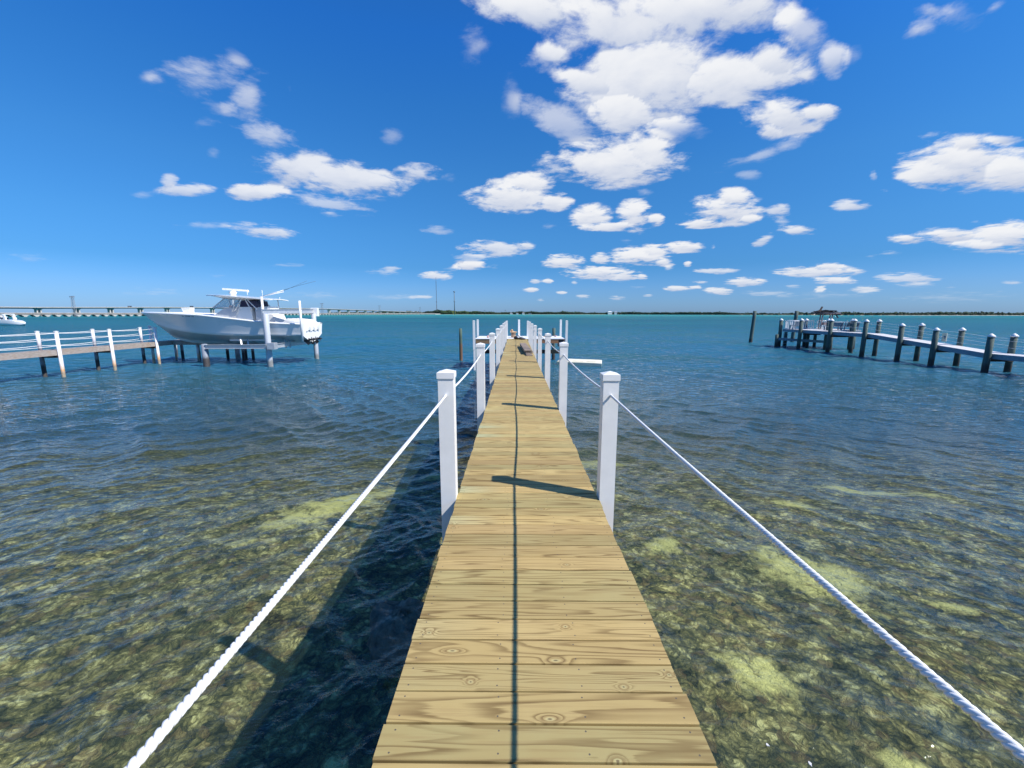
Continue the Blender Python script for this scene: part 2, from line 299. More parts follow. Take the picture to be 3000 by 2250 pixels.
BLOBS = [(15.25,26.2,7.62,3.89,-11,1),(12.3,30.11,8.18,3.1,-8,1),(19.31,30.29,8.2,2.12,-11,1),(1.41,31.97,5.78,1.71,-15,1),(13.13,23.0,3.27,1.94,-10,1),(24.34,24.22,5.83,2.12,-6,1),(28.1,24.97,2.41,1.6,-31,1),(3.87,28.21,2.78,1.35,-3,0.8),(-5.11,29.04,1.93,1.8,27,0.6),(-0.51,24.54,2.24,1.13,90,0.45),(4.96,22.35,4.32,1.37,-23,0.7),(19.64,20.25,3.76,1.13,-8,0.5),(11.71,17.76,6.68,2.19,-4,1),(15.93,18.47,2.68,1.89,-14,1),(30.72,26.96,2.72,1.64,-49,0.8),(33.74,23.98,1.56,0.91,-70,0.85),(35.55,23.36,1.33,0.85,-38,0.5),(29.71,19.99,3.24,1.44,-16,1),(32.73,19.74,1.86,0.69,-16,1),(28.7,18.93,1.31,0.78,-19,0.8),(27.58,16.7,3.37,0.69,10,0.6),(30.35,17.2,1.21,0.56,-3,0.5),(27.14,15.02,1.17,0.5,-11,0.5),(8.27,25.92,4.36,1.06,-20,0.8),(-0.57,14.46,4.61,1.63,0,1),(1.59,15.78,2.7,1.13,-1,1),(5.06,13.82,1.88,0.96,-2,1),(9.59,11.93,2.18,1.21,-4,1),(14.78,11.89,1.75,1.57,-36,1),(12.15,10.75,3.9,0.51,-2,1),(17.41,11.26,0.98,0.61,-8,1),(24.87,11.7,3.34,1.42,-8,1),(25.66,12.77,1.9,0.95,-10,1),(22.62,10.43,2.38,0.48,-5,1),(27.56,10.55,1.01,0.46,-8,1),(30.13,11.15,0.99,0.74,-24,0.85),(-9.93,10.37,2.0,0.64,2,0.6),(-2.78,8.34,4.15,0.94,0,0.9),(1.19,8.55,1.31,0.56,0,0.7),(-6.1,7.16,2.4,0.59,1,0.6),(-5.9,6.15,1.86,0.47,1,1),(-10.42,4.78,1.84,0.51,1,0.95),(-8.33,5.55,1.09,0.42,1,0.5),(-2.8,5.92,0.88,0.6,1,0.45),(6.06,6.73,2.29,0.8,-1,1),(10.92,6.95,1.06,0.58,-3,1),(15.62,7.02,2.95,1.01,-3,1),(17.21,7.56,1.6,0.8,-4,1),(20.91,7.88,2.0,0.58,-4,1),(18.68,6.2,1.09,0.44,-3,1),(10.88,5.07,4.16,0.76,-1,1),(13.96,4.8,1.57,0.67,-2,1),(16.15,4.54,0.66,0.37,-3,1),(21.42,5.93,0.46,0.31,-8,1),(24.47,4.98,2.01,0.33,-2,0.85),(27.61,3.61,1.83,0.46,-2,1),(20.24,3.01,1.57,0.35,-1,1),(22.36,3.11,0.69,0.2,-2,1),(24.83,2.61,1.47,0.4,-2,1),(23.08,3.69,1.03,0.18,-2,0.8),(1.89,3.04,0.94,0.33,0,1),(2.56,4.19,0.71,0.3,0,0.9),(4.16,4.23,0.67,0.3,-1,1),(6.03,2.72,0.67,0.22,0,1),(29.26,8.16,1.09,0.51,24,0.8),(19.31,5.47,0.59,0.24,-3,0.6),(8.8,2.2,0.92,0.24,0,0.8),(13.23,2.0,0.96,0.3,-1,0.8),(-12.34,2.08,1.19,0.24,1,0.8),(15.6,3.2,1.65,0.25,-1,0.4),(4.35,10.87,1.07,0.4,-1,0.5),(16.06,14.25,1.16,0.51,-6,0.5),(24.09,7.7,0.35,0.28,-71,0.6),(7.7,3.94,0.44,0.22,-1,0.8),(14.09,8.99,0.74,0.24,-3,0.4),(16.98,2.23,0.61,0.19,-1,0.8),(3.25,1.74,0.58,0.2,0,0.7),(43.65,13.23,3.4,1.87,-22,1),(42.61,12.82,2.54,1.28,-19,1),(47.22,11.84,2.13,1.26,-26,1),(44.25,14.55,1.33,0.77,-27,1),(46.27,14.39,1.19,0.3,-16,0.7),(36.8,10.7,1.5,0.53,-10,0.9),(41.28,7.07,1.23,0.42,-8,1),(44.11,7.08,1.83,0.6,-9,1),(47.63,6.65,2.17,1.11,-13,1),(46.47,5.89,1.88,0.52,-7,0.8),(32.25,8.86,1.62,0.5,-7,0.95),(29.27,8.21,0.92,0.46,24,0.85),(30.89,9.83,0.86,0.31,-8,0.6),(40.31,5.8,0.75,0.29,-7,0.6),(38.8,5.63,0.61,0.27,-7,0.4),(34.19,4.51,3.15,0.55,-3,1),(35.37,4.8,1.33,0.47,-5,1),(36.03,3.42,1.51,0.38,-3,1),(27.65,3.66,1.87,0.42,-2,1),(23.04,3.71,1.06,0.2,-2,0.85),(41.81,3.44,2.0,0.52,-4,0.85),(48.58,2.66,0.61,0.21,-4,0.8),(34.91,2.66,0.46,0.26,-5,1),(38.78,2.45,1.16,0.28,-2,0.9),(29.93,2.29,2.28,0.38,-2,0.6),(24.97,2.67,1.25,0.32,-2,1),(38.13,13.35,0.49,0.33,-69,0.7),(39.19,11.67,0.47,0.24,-15,0.55),(42.33,2.75,1.54,0.36,-3,0.5),(44.87,2.43,0.6,0.17,-3,0.5),(32.52,2.98,0.72,0.2,-3,0.6),(34.89,8.86,0.19,0.13,-19,0.5),(47.96,1.96,0.41,0.16,-4,0.4),(24.11,7.65,0.35,0.26,-77,0.5),(44.58,1.53,4.09,0.57,-2,0.25),(35.12,1.92,5.41,0.49,-1,0.3),(30.19,11.15,1.11,0.76,-18,0.85),(-33.83,22.56,3.64,1.41,18,0.7),(-30.07,21.78,2.52,1.44,51,0.7),(-38.24,21.4,1.28,0.55,21,0.35),(-32.34,20.32,1.92,0.9,18,0.5),(-34.41,18.68,1.56,0.59,15,0.4),(-28.77,18.74,3.01,1.15,0,0.72),(-26.18,15.9,4.08,1.81,11,0.8),(-21.36,15.41,5.7,1.7,-1,0.92),(-16.54,15.28,3.09,0.94,5,0.9),(-29.94,13.07,2.59,0.83,9,0.95),(-22.48,12.62,4.64,0.86,-5,0.7),(-12.23,16.65,2.48,0.99,4,0.85),(-8.07,16.3,1.32,0.66,3,0.45),(-36.2,12.45,1.98,0.59,10,0.85),(-37.73,12.91,0.78,0.59,51,0.75),(-40.05,11.39,1.03,0.44,13,0.4),(-35.4,9.14,2.64,0.4,7,0.45),(-29.63,9.1,2.92,0.69,-3,0.85),(-15.1,20.27,1.29,0.91,13,0.45),(-9.82,10.36,2.0,0.52,2,0.6),(-27.52,5.55,1.76,0.3,3,0.45),(-17.06,5.05,2.25,0.49,2,0.6),(-16.0,5.59,1.24,0.29,2,0.7),(-34.4,4.02,1.46,0.22,3,0.3),(-39.9,2.14,3.49,0.51,2,0.25),(-25.06,2.12,3.72,0.6,1,0.22),(-16.16,2.03,4.17,0.51,1,0.35),(-22.74,11.5,1.66,0.48,5,0.4),(-33.66,16.21,0.86,0.64,54,0.2),(-11.91,2.11,1.08,0.24,1,0.7),(-26.07,23.09,0.82,0.62,51,0.25),(-30.68,24.68,1.06,0.79,-23,0.25),(-48.35,4.8,1.64,0.39,6,0.4),(40.17,24.1,1.36,0.81,-9,0.75),(42.34,24.35,1.84,0.9,-32,0.6),(44.7,23.97,0.63,0.41,10,0.6),(40.62,25.25,1.26,0.54,-28,0.7),(-4.76,29.23,1.95,1.7,12,0.6)]

# ------------------------------------------------------------------ water surface
def depth_np(x, y):
    d = .50 + .030 * np.clip(y, 0, 9) + .22 * np.clip(y - 9, 0, 32) + .012 * np.clip(y - 44, 0, 200)
    return d
def polar_mesh(name, radii, ang, zfun):
    A, Rr = np.meshgrid(ang, radii); X = Rr * np.sin(A); Y = Rr * np.cos(A)
    X, Y, Z = zfun(X, Y, Rr, A)
    nr, na = X.shape
    co = np.stack([X, Y, Z], -1).reshape(-1, 3).astype(np.float32)
    i, k = np.meshgrid(np.arange(nr - 1), np.arange(na), indexing='ij'); k2 = (k + 1) % na
    q = np.stack([i * na + k, i * na + k2, (i + 1) * na + k2, (i + 1) * na + k], -1).reshape(-1, 4)[:, ::-1]
    c = len(co); co = np.vstack([co, [[0, 0, float(Z[0].mean())]]]).astype(np.float32)
    kk = np.arange(na); tri = np.stack([(kk + 1) % na, kk, np.full(na, c)], -1)[:, ::-1]
    loops = np.concatenate([q.ravel(), tri.ravel()]).astype(np.int32)
    starts = np.concatenate([np.arange(len(q)) * 4, len(q) * 4 + np.arange(na) * 3]).astype(np.int32)
    me = bpy.data.meshes.new(name); me.vertices.add(len(co)); me.vertices.foreach_set('co', co.ravel())
    me.loops.add(len(loops)); me.loops.foreach_set('vertex_index', loops)
    me.polygons.add(len(starts)); me.polygons.foreach_set('loop_start', starts)
    me.polygons.foreach_set('use_smooth', np.ones(len(starts), bool)); me.update(calc_edges=True); me.validate()
    if me.polygons[0].normal.z < 0: me.flip_normals()
    o = bpy.data.objects.new(name, me); COL.objects.link(o); return o
front = np.linspace(R(-60), R(60), 960); side = np.concatenate([np.linspace(R(60.6), R(130), 90), np.linspace(R(133), R(227), 36), np.linspace(R(230), R(299.4), 90)])
ang = np.concatenate([front, side])
rad = [1.0]
while rad[-1] < 70: rad.append(rad[-1] * 1.0047)
while rad[-1] < 12000: rad.append(rad[-1] * 1.022)
rad = np.array(rad)
NW = 90
lam = np.exp(rng.uniform(math.log(.13), math.log(3.0), NW)); pick = rng.random(NW); th = np.where(pick < .36, R(44), np.where(pick < .72, R(136), R(90))) + rng.normal(0, 1, NW) * np.where(pick < .72, R(10), R(22))
th = th + 0.0; kk_ = 2 * np.pi / lam; ph = rng.uniform(0, 6.28, NW)
slope = .20 * math.sqrt(2 / NW) * np.minimum(1, (1.2 / lam)) ** .4; amp = slope / kk_
def waves(X, Y, Rr, A):
    ZX = np.zeros_like(X); ZY = np.zeros_like(X); Z = np.zeros_like(X)
    # slow gust modulation so that the surface is not even everywhere
    gust = 1 + .30 * np.sin(X * .11 + 1.3 + np.sin(Y * .07) * 1.5) * np.sin(Y * .09 + .5 * np.sin(X * .05) + .4)
    wx = X + .45 * np.sin(Y * .31 + 1) + .3 * np.sin(X * .23 + Y * .4); wy = Y + .45 * np.sin(X * .27 + 2) + .25 * np.sin(Y * .5 - X * .2)
    sp = np.maximum(Rr * .0047, Rr * .0022)
    outer = np.clip((200 - Rr) / 60, 0, 1)
    for i in range(NW):
        fade = np.clip(lam[i] / sp / 4 - .5, 0, 1) * outer
        p = kk_[i] * (np.cos(th[i]) * wx + np.sin(th[i]) * wy) + ph[i]
        a = amp[i] * fade * gust; Z += a * np.sin(p)
        ZX += .9 * a * np.cos(th[i]) * np.cos(p); ZY += .9 * a * np.sin(th[i]) * np.cos(p)
    return X + ZX, Y + ZY, Z

def water_mat():
    m = bpy.data.materials.new('sea_water'); m.use_nodes = True; t = NT(m.node_tree); t.n.clear()
    out = t.new('ShaderNodeOutputMaterial'); g = t.new('ShaderNodeNewGeometry'); pos = g.outputs['Position']
    s = t.xyz(pos); X, Y = s[0], s[1]
    flat = t.comb(X, Y, 0); r = t.vm('LENGTH', flat)
    # ripples finer than the mesh carries, growing with distance as the mesh waves fade out
    d1 = t.noise(t.map(flat, rot=(0, 0, R(12)), scale=(1, 2.0, 1)), 5.5, 3, .55, .4)
    d2 = t.noise(t.map(flat, rot=(0, 0, R(-14)), scale=(.8, 2.2, 1)), 1.5, 4, .6, .5)
    d3 = t.noise(t.map(flat, rot=(0, 0, R(4)), scale=(.45, 1.5, 1)), .35, 5, .62, .3)
    n1 = t.bump(d1, t.rng(r, 2, 60, .42, .30), .050)
    n2 = t.bump(d2, t.rng(r, 12, 40, .0, 1.), .45, n1)
    n3 = t.bump(d3, t.rng(r, 30, 100, 0, 1.), 1.8, n2)
    N = n3
    # optical depth by Beer's law along the refracted ray
    ci = t.m('ABSOLUTE', t.vm('DOT_PRODUCT', g.outputs['Incoming'], (0, 0, 1)))
    cr = t.m('SQRT', t.m('SUBTRACT', 1., t.m('DIVIDE', t.m('SUBTRACT', 1., t.m('MULTIPLY', ci, ci)), 1.769)))
    bed = t.noise(flat, .12, 3, .55)
    dep = t.m('ADD', t.m('ADD', .5, t.m('MULTIPLY', t.rng(Y, 0, 9, 0, 9), .03)), t.m('ADD', t.m('MULTIPLY', t.rng(Y, 9, 41, 0, 32), .22), t.m('MULTIPLY', t.rng(Y, 44, 244, 0, 200), .012)))
    path = t.m('DIVIDE', dep, cr)
    op = t.m('SUBTRACT', 1., t.m('EXPONENT', t.m('MULTIPLY', path, -.25)))
    big = t.noise(t.map(flat, scale=(.35, 1, 1)), .018, 4, .6)
    med = t.noise(t.map(flat, scale=(.5, 1, 1)), .16, 4, .6)
    shal = (.050, .085, .060); mid = (.017, .115, .195); far = (.012, .145, .165); grass = (.008, .062, .11)
    yy = t.m('ADD', Y, t.m('MULTIPLY', t.m('SUBTRACT', med, .5), 30))
    c = t.mix(t.rng(yy, 8, 26), shal, mid)
    c = t.mix(t.m('MULTIPLY', t.rng(med, .42, .62), .7), c, t.mix(t.rng(yy, 10, 50), shal, (.024, .12, .135)))
    c = t.mix(t.rng(Y, 60, 260), c, t.mix(t.rng(big, .38, .62), (.008, .085, .13), far))
    c = t.mix(t.rng(Y, 300, 900), c, (.028, .26, .235))
    # whitecaps far out
    wc = t.noise(t.map(flat, scale=(.30, .8, 1)), .55, 3, .6); wc2 = t.noise(flat, .05, 2)
    foam = t.m('MULTIPLY', t.m('MULTIPLY', t.rng(wc, .735, .76), t.rng(r, 40, 90)), t.rng(wc2, .42, .6))
    c = t.mix(foam, c, (.75, .8, .8)); op = t.m('MAXIMUM', op, foam)
    dif = t.new('ShaderNodeBsdfDiffuse', {'Color': c, 'Normal': t.bump(d2, .25, .2)})
    tr = t.new('ShaderNodeBsdfTransparent', {'Color': (.90, .97, .95, 1)})
    body = t.new('ShaderNodeMixShader', {0: op, 1: tr.outputs[0], 2: dif.outputs[0]})
    gl = t.new('ShaderNodeBsdfGlossy', {'Color': (1, 1, 1, 1), 'Roughness': t.rng(r, 5, 200, .025, .12), 'Normal': N})
    cosn = t.m('ABSOLUTE', t.vm('DOT_PRODUCT', g.outputs['Incoming'], N))     # Schlick: the same from above and from below
    fr = t.m('ADD', .02, t.m('MULTIPLY', .98, t.m('POWER', t.m('SUBTRACT', 1., cosn, clamp=True), 5.)))
    # waves hide one another at grazing angles, which caps the mean reflectance of a rough sea
    F = t.m('MULTIPLY', fr, t.rng(r, 8, 140, 1., .58))
    F = t.m('MULTIPLY', F, t.m('SUBTRACT', 1., foam))
    fin = t.new('ShaderNodeMixShader', {0: F, 1: body.outputs[0], 2: gl.outputs[0]})
    t.l.new(fin.outputs[0], out.inputs[0]); return m
water = polar_mesh('sea_water', rad, ang, waves); water.data.materials.append(water_mat()); tag(water, kind='structure'); water.name = 'water'

# ------------------------------------------------------------------ seabed
def bed(X, Y, Rr, A):
    Z = -depth_np(X, Y)
    for f, a in ((1.3, .05), (2.9, .03), (6.3, .016)):
        Z = Z + a * np.sin(X * f + 1.7 * np.sin(Y * f * .7)) * np.sin(Y * f * 1.1 + 1.3 * np.sin(X * f * .8)) * np.clip((60 - Rr) / 30, 0, 1)
    return X, Y, Z
br = [1.]
while br[-1] < 60: br.append(br[-1] * 1.015)
while br[-1] < 12000: br.append(br[-1] * 1.12)
def bed_mat(t, p, tc, geo):
    s = t.xyz(geo); flat = t.comb(s[0], s[1], 0)
    wv = t.noise(flat, 6., 2, .5, col=True)
    q = t.vm('ADD', flat, t.vm('MULTIPLY', t.vm('SUBTRACT', wv, (.5, .5, .5)), (.16, .16, 0)))
    a = t.noise(q, 2.6, 6, .66, .4); b = t.noise(q, 16, 5, .7, .8); c = t.noise(flat, .55, 4, .6, .5)
    v1 = t.new('ShaderNodeTexVoronoi', {'Vector': q, 'Scale': 8.5, 'Randomness': 1.}, feature='F1')
    v2 = t.new('ShaderNodeTexVoronoi', {'Vector': q, 'Scale': 20., 'Randomness': 1.}, feature='F1')
    r1 = t.xyz(v1.outputs['Color']); r2 = t.xyz(v2.outputs['Color'])
    lum = t.m('ADD', t.m('ADD', t.m('MULTIPLY', a, 1.22), t.m('MULTIPLY', r1[0], .22)), t.m('ADD', t.m('MULTIPLY', r2[0], .15), t.m('MULTIPLY', t.m('SUBTRACT', b, .5), .70)))
    lum = t.m('SUBTRACT', lum, t.m('ADD', t.m('MULTIPLY', v1.outputs['Distance'], .18), t.m('MULTIPLY', v2.outputs['Distance'], .22)))
    col = t.ramp(lum, [(.26, (.018, .020, .016)), (.42, (.060, .060, .034)), (.56, (.135, .120, .052)), (.72, (.30, .255, .10)), (.92, (.75, .66, .28))])
    col = t.mix(t.m('MULTIPLY', t.rng(r1[1], .72, .9), .5), col, t.mix(.6, col, (.30, .17, .075)))
    col = t.mix(t.rng(c, .50, .68, 0, .45), col, t.mix(1., col, (1.5, 1.35, 1.0), 'MULTIPLY'))
    col = t.mix(t.rng(c, .47, .30, 0, .5), col, t.mix(1., col, (.55, .62, .70), 'MULTIPLY'))
    vo = v2
    # bare sand patches, where the photograph has them
    n = t.m('MULTIPLY', t.m('SUBTRACT', t.noise(flat, 2.1, 6, .68), .5), 3.0)
    sand = None
    for cx, cy, rx, ry, rot in ((-4.0, 9.6, 2.3, .62, 58), (-2.5, 13.5, 1.2, .4, 60), (2.75, 7.3, .34, .30, 0), (4.95, 6.5, 1.0, .58, -50), (2.85, 4.35, .42, .30, -30), (3.75, 3.2, .45, .15, -35), (2.9, 16., 1.7, 1.0, 0), (6.4, 5.6, .35, .16, -30), (9.5, 11.0, 1.6, .4, -30), (6.5, 9.5, .5, .3, 0), (1.35, 2.2, .3, .8, 0)):
        v = t.map(flat, rot=(0, 0, -R(rot)), loc=(-(cx * math.cos(R(rot)) + cy * math.sin(R(rot))), -(-cx * math.sin(R(rot)) + cy * math.cos(R(rot))), 0))
        v = t.vm('MULTIPLY', v, (1 / rx, 1 / ry, 1)); e = t.m('ADD', t.m('SUBTRACT', 1., t.vm('LENGTH', v)), n)
        sand = e if sand is None else t.m('MAXIMUM', sand, e)
    sf = t.m('MULTIPLY', t.rng(sand, -.1, .5), t.rng(lum, .30, .50, .35, 1))
    col = t.mix(sf, col, (.80, .70, .25))
    t.l.new(t.bump(t.m('ADD', a, t.m('MULTIPLY', b, .6)), .9, .10), p.inputs['Normal'])
    return col
seabed = polar_mesh('seabed', np.array(br), np.linspace(0, 2 * np.pi, 721)[:-1], bed)
seabed.data.materials.append(mat('seabed_rubble', rough=.95, build=bed_mat, spec=.1)); tag(seabed, kind='structure')

def rock(name, c, r, seed, label):
    mb = MB(); mb.blob((0, 0, 0), r, 14, .16, seed)
    vs = []
    for v in mb.v:
        n_ = mnoise.noise(Vector(v) * 3.1 + Vector((seed, 0, 0))) * .25 + mnoise.noise(Vector(v) * 9 + Vector((0, seed, 0))) * .1
        vs.append(tuple(Vector(v) * (1 + n_)))
    mb.v = vs; return tag(mb.build(name, 'rock', None, c), label, 'rock')
M['rock'] = mat('algae_rock', (.20, .17, .12), .9, var=.75, vscale=9, bump=1., bscale=26)
rock('rock', (-1.42, 4.75, -.36), (.46, .40, .30), 3, 'dark rough rock under water in the pier shadow, beside the near left of the deck')

# foam flecks drifting near the pier
fm = MB()
for (fx, fy, fr_) in ((1.75, 1.75, .022), (1.98, 1.72, .018), (2.2, 2.1, .014), (1.98, 2.55, .013), (2.35, 2.85, .011), (-2.3, 2.2, .012), (2.9, 2.3, .010), (2.1, 3.0, .010)):
    k_ = 9; pts = [(fx + fr_ * random.uniform(.6, 1.7) * math.cos(6.283 * a / k_), fy + fr_ * random.uniform(.8, 2.4) * math.sin(6.283 * a / k_), .035) for a in range(k_)]
    fm.add(pts + [(a_, b_, c_ + .006) for a_, b_, c_ in pts], [tuple(range(k_, 2 * k_))] + [(a, (a + 1) % k_, k_ + (a + 1) % k_, k_ + a) for a in range(k_)])
tag(fm.build('foam', 'wcloth'), 'small flecks of white foam floating right of the near deck', 'foam', kind='stuff')

# ------------------------------------------------------------------ clouds on the sky dome, far outside everything
def clouds():
    az = np.radians(np.arange(-72, 72.01, .22)); el = np.radians(np.arange(.4, 62, .22))
    A, E = np.meshgrid(az, el); D = np.stack([np.sin(A) * np.cos(E), np.cos(A) * np.cos(E), np.sin(E)], -1)
    F = np.full(A.shape, -2.); S = np.zeros(A.shape); C = np.zeros(A.shape)
    for a, e, ra, rb, roll, wt in BLOBS:
        wt = max(wt, .42)
        a, e = R(a), R(e); c = np.array([math.sin(a) * math.cos(e), math.cos(a) * math.cos(e), math.sin(e)])
        ea = np.array([math.cos(a), -math.sin(a), 0]); up = np.cross(ea, c) * 1.; up = up if up[2] > 0 else -up
        cr, sr = math.cos(R(roll)), math.sin(R(roll)); d = D - c
        u = (d @ ea) * cr + (d @ up) * sr; v = -(d @ ea) * sr + (d @ up) * cr
        ln = np.sqrt((u / R(ra)) ** 2 + (v / R(rb)) ** 2)
        f = 1 - ln
        vv = (d @ up) / max(R(rb), 1e-4)
        sel = f > F; S = np.where(sel, np.clip(vv, -1, 1), S)
        C = np.maximum(C, wt * np.clip((f + .9) * 1.4, 0, 1)); F = np.maximum(F, f)
    RAD = 16000.
    keep = F > -.9; nr, na = F.shape
    co = (D * RAD).reshape(-1, 3)
    i, k = np.meshgrid(np.arange(nr - 1), np.arange(na - 1), indexing='ij')
    kq = keep[:-1, :-1] | keep[1:, :-1] | keep[:-1, 1:] | keep[1:, 1:]
    i = i[kq]; k = k[kq]; q = np.stack([i * na + k, i * na + k + 1, (i + 1) * na + k + 1, (i + 1) * na + k], -1)
    used, inv = np.unique(q.ravel(), return_inverse=True); q = inv.reshape(-1, 4); co = co[used]
    me = bpy.data.meshes.new('clouds'); me.from_pydata(co.tolist(), [], q.tolist())
    for nm, arr in (('fill', F), ('rise', S), ('dens', C)):
        at = me.attributes.new(nm, 'FLOAT', 'POINT'); at.data.foreach_set('value', arr.ravel()[used].astype(np.float32))
    me.polygons.foreach_set('use_smooth', np.ones(len(me.polygons), bool))
    m = bpy.data.materials.new('cloud_vapour'); m.use_nodes = True; t = NT(m.node_tree); t.n.clear()
    att = lambda n_: t.new('ShaderNodeAttribute', attribute_name=n_).outputs['Fac']
    pos = t.vm('SCALE', t.new('ShaderNodeNewGeometry').outputs['Position'], scale=1 / RAD); z = t.xyz(pos)[2]
    k_ = t.m('DIVIDE', 1., t.m('ADD', z, .10)); v = t.vm('SCALE', pos, scale=k_)
    v = t.vm('MULTIPLY', v, (1, 1, 1.6))
    warp = t.noise(v, 2.6, 3, .55, col=True); v2 = t.vm('ADD', v, t.vm('SCALE', t.vm('SUBTRACT', warp, (.5, .5, .5)), scale=.16))
    n1 = t.noise(v2, 2.6, 9, .56); n2 = t.noise(v2, 8.5, 9, .62)
    F_ = att('fill'); S_ = att('rise'); C_ = att('dens')
    nn = t.m('ADD', t.m('MULTIPLY', t.m('SUBTRACT', n1, .5), 2.6), t.m('MULTIPLY', t.m('SUBTRACT', n2, .5), 2.4))
    d = t.m('ADD', t.m('ADD', F_, t.rng(C_, .42, .95, -.22, .32)), nn)
    al = t.rng(d, -.1, t.m('SUBTRACT', 1.55, t.m('MULTIPLY', C_, .82)), 0, 1, True)
    al = t.m('MULTIPLY', al, t.m('POWER', C_, 1.6), clamp=True)
    al = t.m('MULTIPLY', al, t.rng(z, .0, .12, .8, 1))
    tone = t.m('ADD', t.m('ADD', .62, t.m('MULTIPLY', S_, .34)), t.m('MULTIPLY', t.m('SUBTRACT', n2, .5), .35))  # sunlit tops and shaded bases painted by height; the clouds emit this colour
    tone = t.m('ADD', tone, t.m('MULTIPLY', t.m('SUBTRACT', n1, .5), .8))
    col = t.mix(t.rng(tone, .05, .88, 0, 1, True), (.46, .55, .76), (.95, .965, 1.0))
    em = t.new('ShaderNodeEmission', {'Color': col, 'Strength': .66}); tr = t.new('ShaderNodeBsdfTransparent')
    mx = t.new('ShaderNodeMixShader', {0: al, 1: tr.outputs[0], 2: em.outputs[0]})
    t.l.new(mx.outputs[0], t.new('ShaderNodeOutputMaterial').inputs[0])
    me.materials.append(m); o = bpy.data.objects.new('clouds', me); COL.objects.link(o)
    tag(o, 'scattered white cumulus clouds across the blue sky', 'clouds', kind='stuff')
clouds()

# ------------------------------------------------------------------ the new pier the camera stands on
DK = 2.0; XL, XR = -.506, .714; XC = (XL + XR) / 2; DEND = 26.95
pier = empty('pier', (XC, 0, 0)); tag(pier, 'new yellow pine pier with square white posts running straight out to a T shaped end', 'pier')
def local(mb, root):
    ox, oy, oz = root.location; mb.v = [(x - ox, y - oy, z - oz) for x, y, z in mb.v]; return mb
def part(mb, name, m_, root, par=None):
    local(mb, root); return mb.build(name, m_, par or root)
db = MB(); nb = int((DEND - (-1.05)) / BOARD); i0 = -11
for i in range(i0, i0 + nb):
    y0 = GAP0 + i * BOARD; 
    if y0 + BOARD > DEND: break
    j = random.uniform(-.004, .004); jz = random.uniform(-.0012, .0012)
    x0, x1 = XL + random.uniform(-.006, .006) + j, XR + random.uniform(-.006, .006) + j
    b = .0035; g = .0044
    a0, a1 = y0 + g, y0 + BOARD - g; zt = DK + jz
    # eased edges: cross-section polygon swept across the pier, slightly cupped
    prof = [(a0, zt - .036), (a0, zt - b), (a0 + b * .4, zt - b * .4), (a0 + b, zt), ((a0 + a1) / 2, zt + random.uniform(-.0008, .0005)), (a1 - b, zt), (a1 - b * .4, zt - b * .4), (a1, zt - b), (a1, zt - .036)]
    sk = random.uniform(-.0012, .0012); n_ = len(prof)
    vs = [(x0, p_[0] - sk, p_[1]) for p_ in prof] + [(x1, p_[0] + sk, p_[1]) for p_ in prof]
    db.add(vs, [(k, (k + 1) % n_, n_ + (k + 1) % n_, n_ + k) for k in range(n_)] + [tuple(range(n_))[::-1], tuple(range(n_, 2 * n_))])
deck = db.build('deck', 'deck'); deck.parent = pier; deck.location = (-XC, 0, 0)
for sx in (XL + .03, XC, XR - .03):
    part(MB().box(sx - .02, sx + .02, -1.0, DEND, DK - .27, DK - .037), 'stringer', 'beam', pier)
PY = [.04 + 3.44 * k for k in range(9)]
for k, y in enumerate(PY):
    part(MB().box(XL + .002, XR - .002, y - .10, y - .06, DK - .52, DK - .28), 'cross_beam', 'beam', pier)
    for s_ in (-1, 1):
        cx = XL - .069 if s_ < 0 else XR + .069
        h = .0635; zj = random.uniform(-.010, .008) if k else 0; y = PY[k] + random.uniform(-.006, .006)
        pb = MB(); pb.box(cx - h, cx + h, y - h, y + h, -2.2, 3.055 + zj)
        po = part(pb, 'post', 'vinyl', pier)
        cb = MB(); e = h + .0075; zt = 3.045 + zj
        cb.box(cx - e, cx + e, y - e, y + e, zt, zt + .048)
        cb.add([(cx - e, y - e, zt + .0485), (cx + e, y - e, zt + .0485), (cx + e, y + e, zt + .0485), (cx - e, y + e, zt + .0485), (cx, y, zt + .072)],
               [(3, 2, 1, 0), (0, 1, 4), (1, 2, 4), (2, 3, 4), (3, 0, 4)])
        cp = part(cb, 'cap', 'vinyl', pier, po)
# T end
T0, T1, TX0, TX1 = 26.96, 30.05, -2.56, 3.13
tb = MB(); y = T0
while y < T1 - .1:
    tb.box(TX0, TX1, y, y + .136, DK - .035, DK + random.uniform(-.001, .001), .003); y += .142
part(tb, 'end_platform', 'comp', pier)
part(MB().box(TX0 + .03, XL - .01, T0 + .03, T0 + .07, DK - .33, DK - .037), 'fascia', 'beam', pier)
part(MB().box(XR + .01, 2.72, T0 + .03, T0 + .07, DK - .30, DK - .037), 'fascia', 'brace', pier)
part(MB().box(TX0 + .03, TX1 - .03, T1 - .1, T1 - .06, DK - .33, DK - .037), 'fascia', 'beam', pier)
part(MB().box(TX0 + .0, TX0 + .04, T0 + .08, T1 - .12, DK - .30, DK - .037), 'fascia', 'beam', pier)
part(MB().box(TX1 - .04, TX1, T0 + .2, T1 - .12, DK - .30, DK - .037), 'fascia', 'beam', pier)
part(MB().box(-2.45, 2.05, 27.3, 27.42, 1.02, 1.26), 'lower_beam', 'darkbeam', pier)
part(MB().box(2.05, 2.95, 27.3, 27.42, 1.02, 1.26), 'lower_beam', 'brace', pier)
part(MB().box(2.68, 3.05, 27.06, 27.20, 1.50, 1.962), 'bumper', 'blackp', pier)
part(MB().box(-2.52, -2.40, 27.10, 27.3, 1.45, 1.66), 'bumper', 'darkbeam', pier)
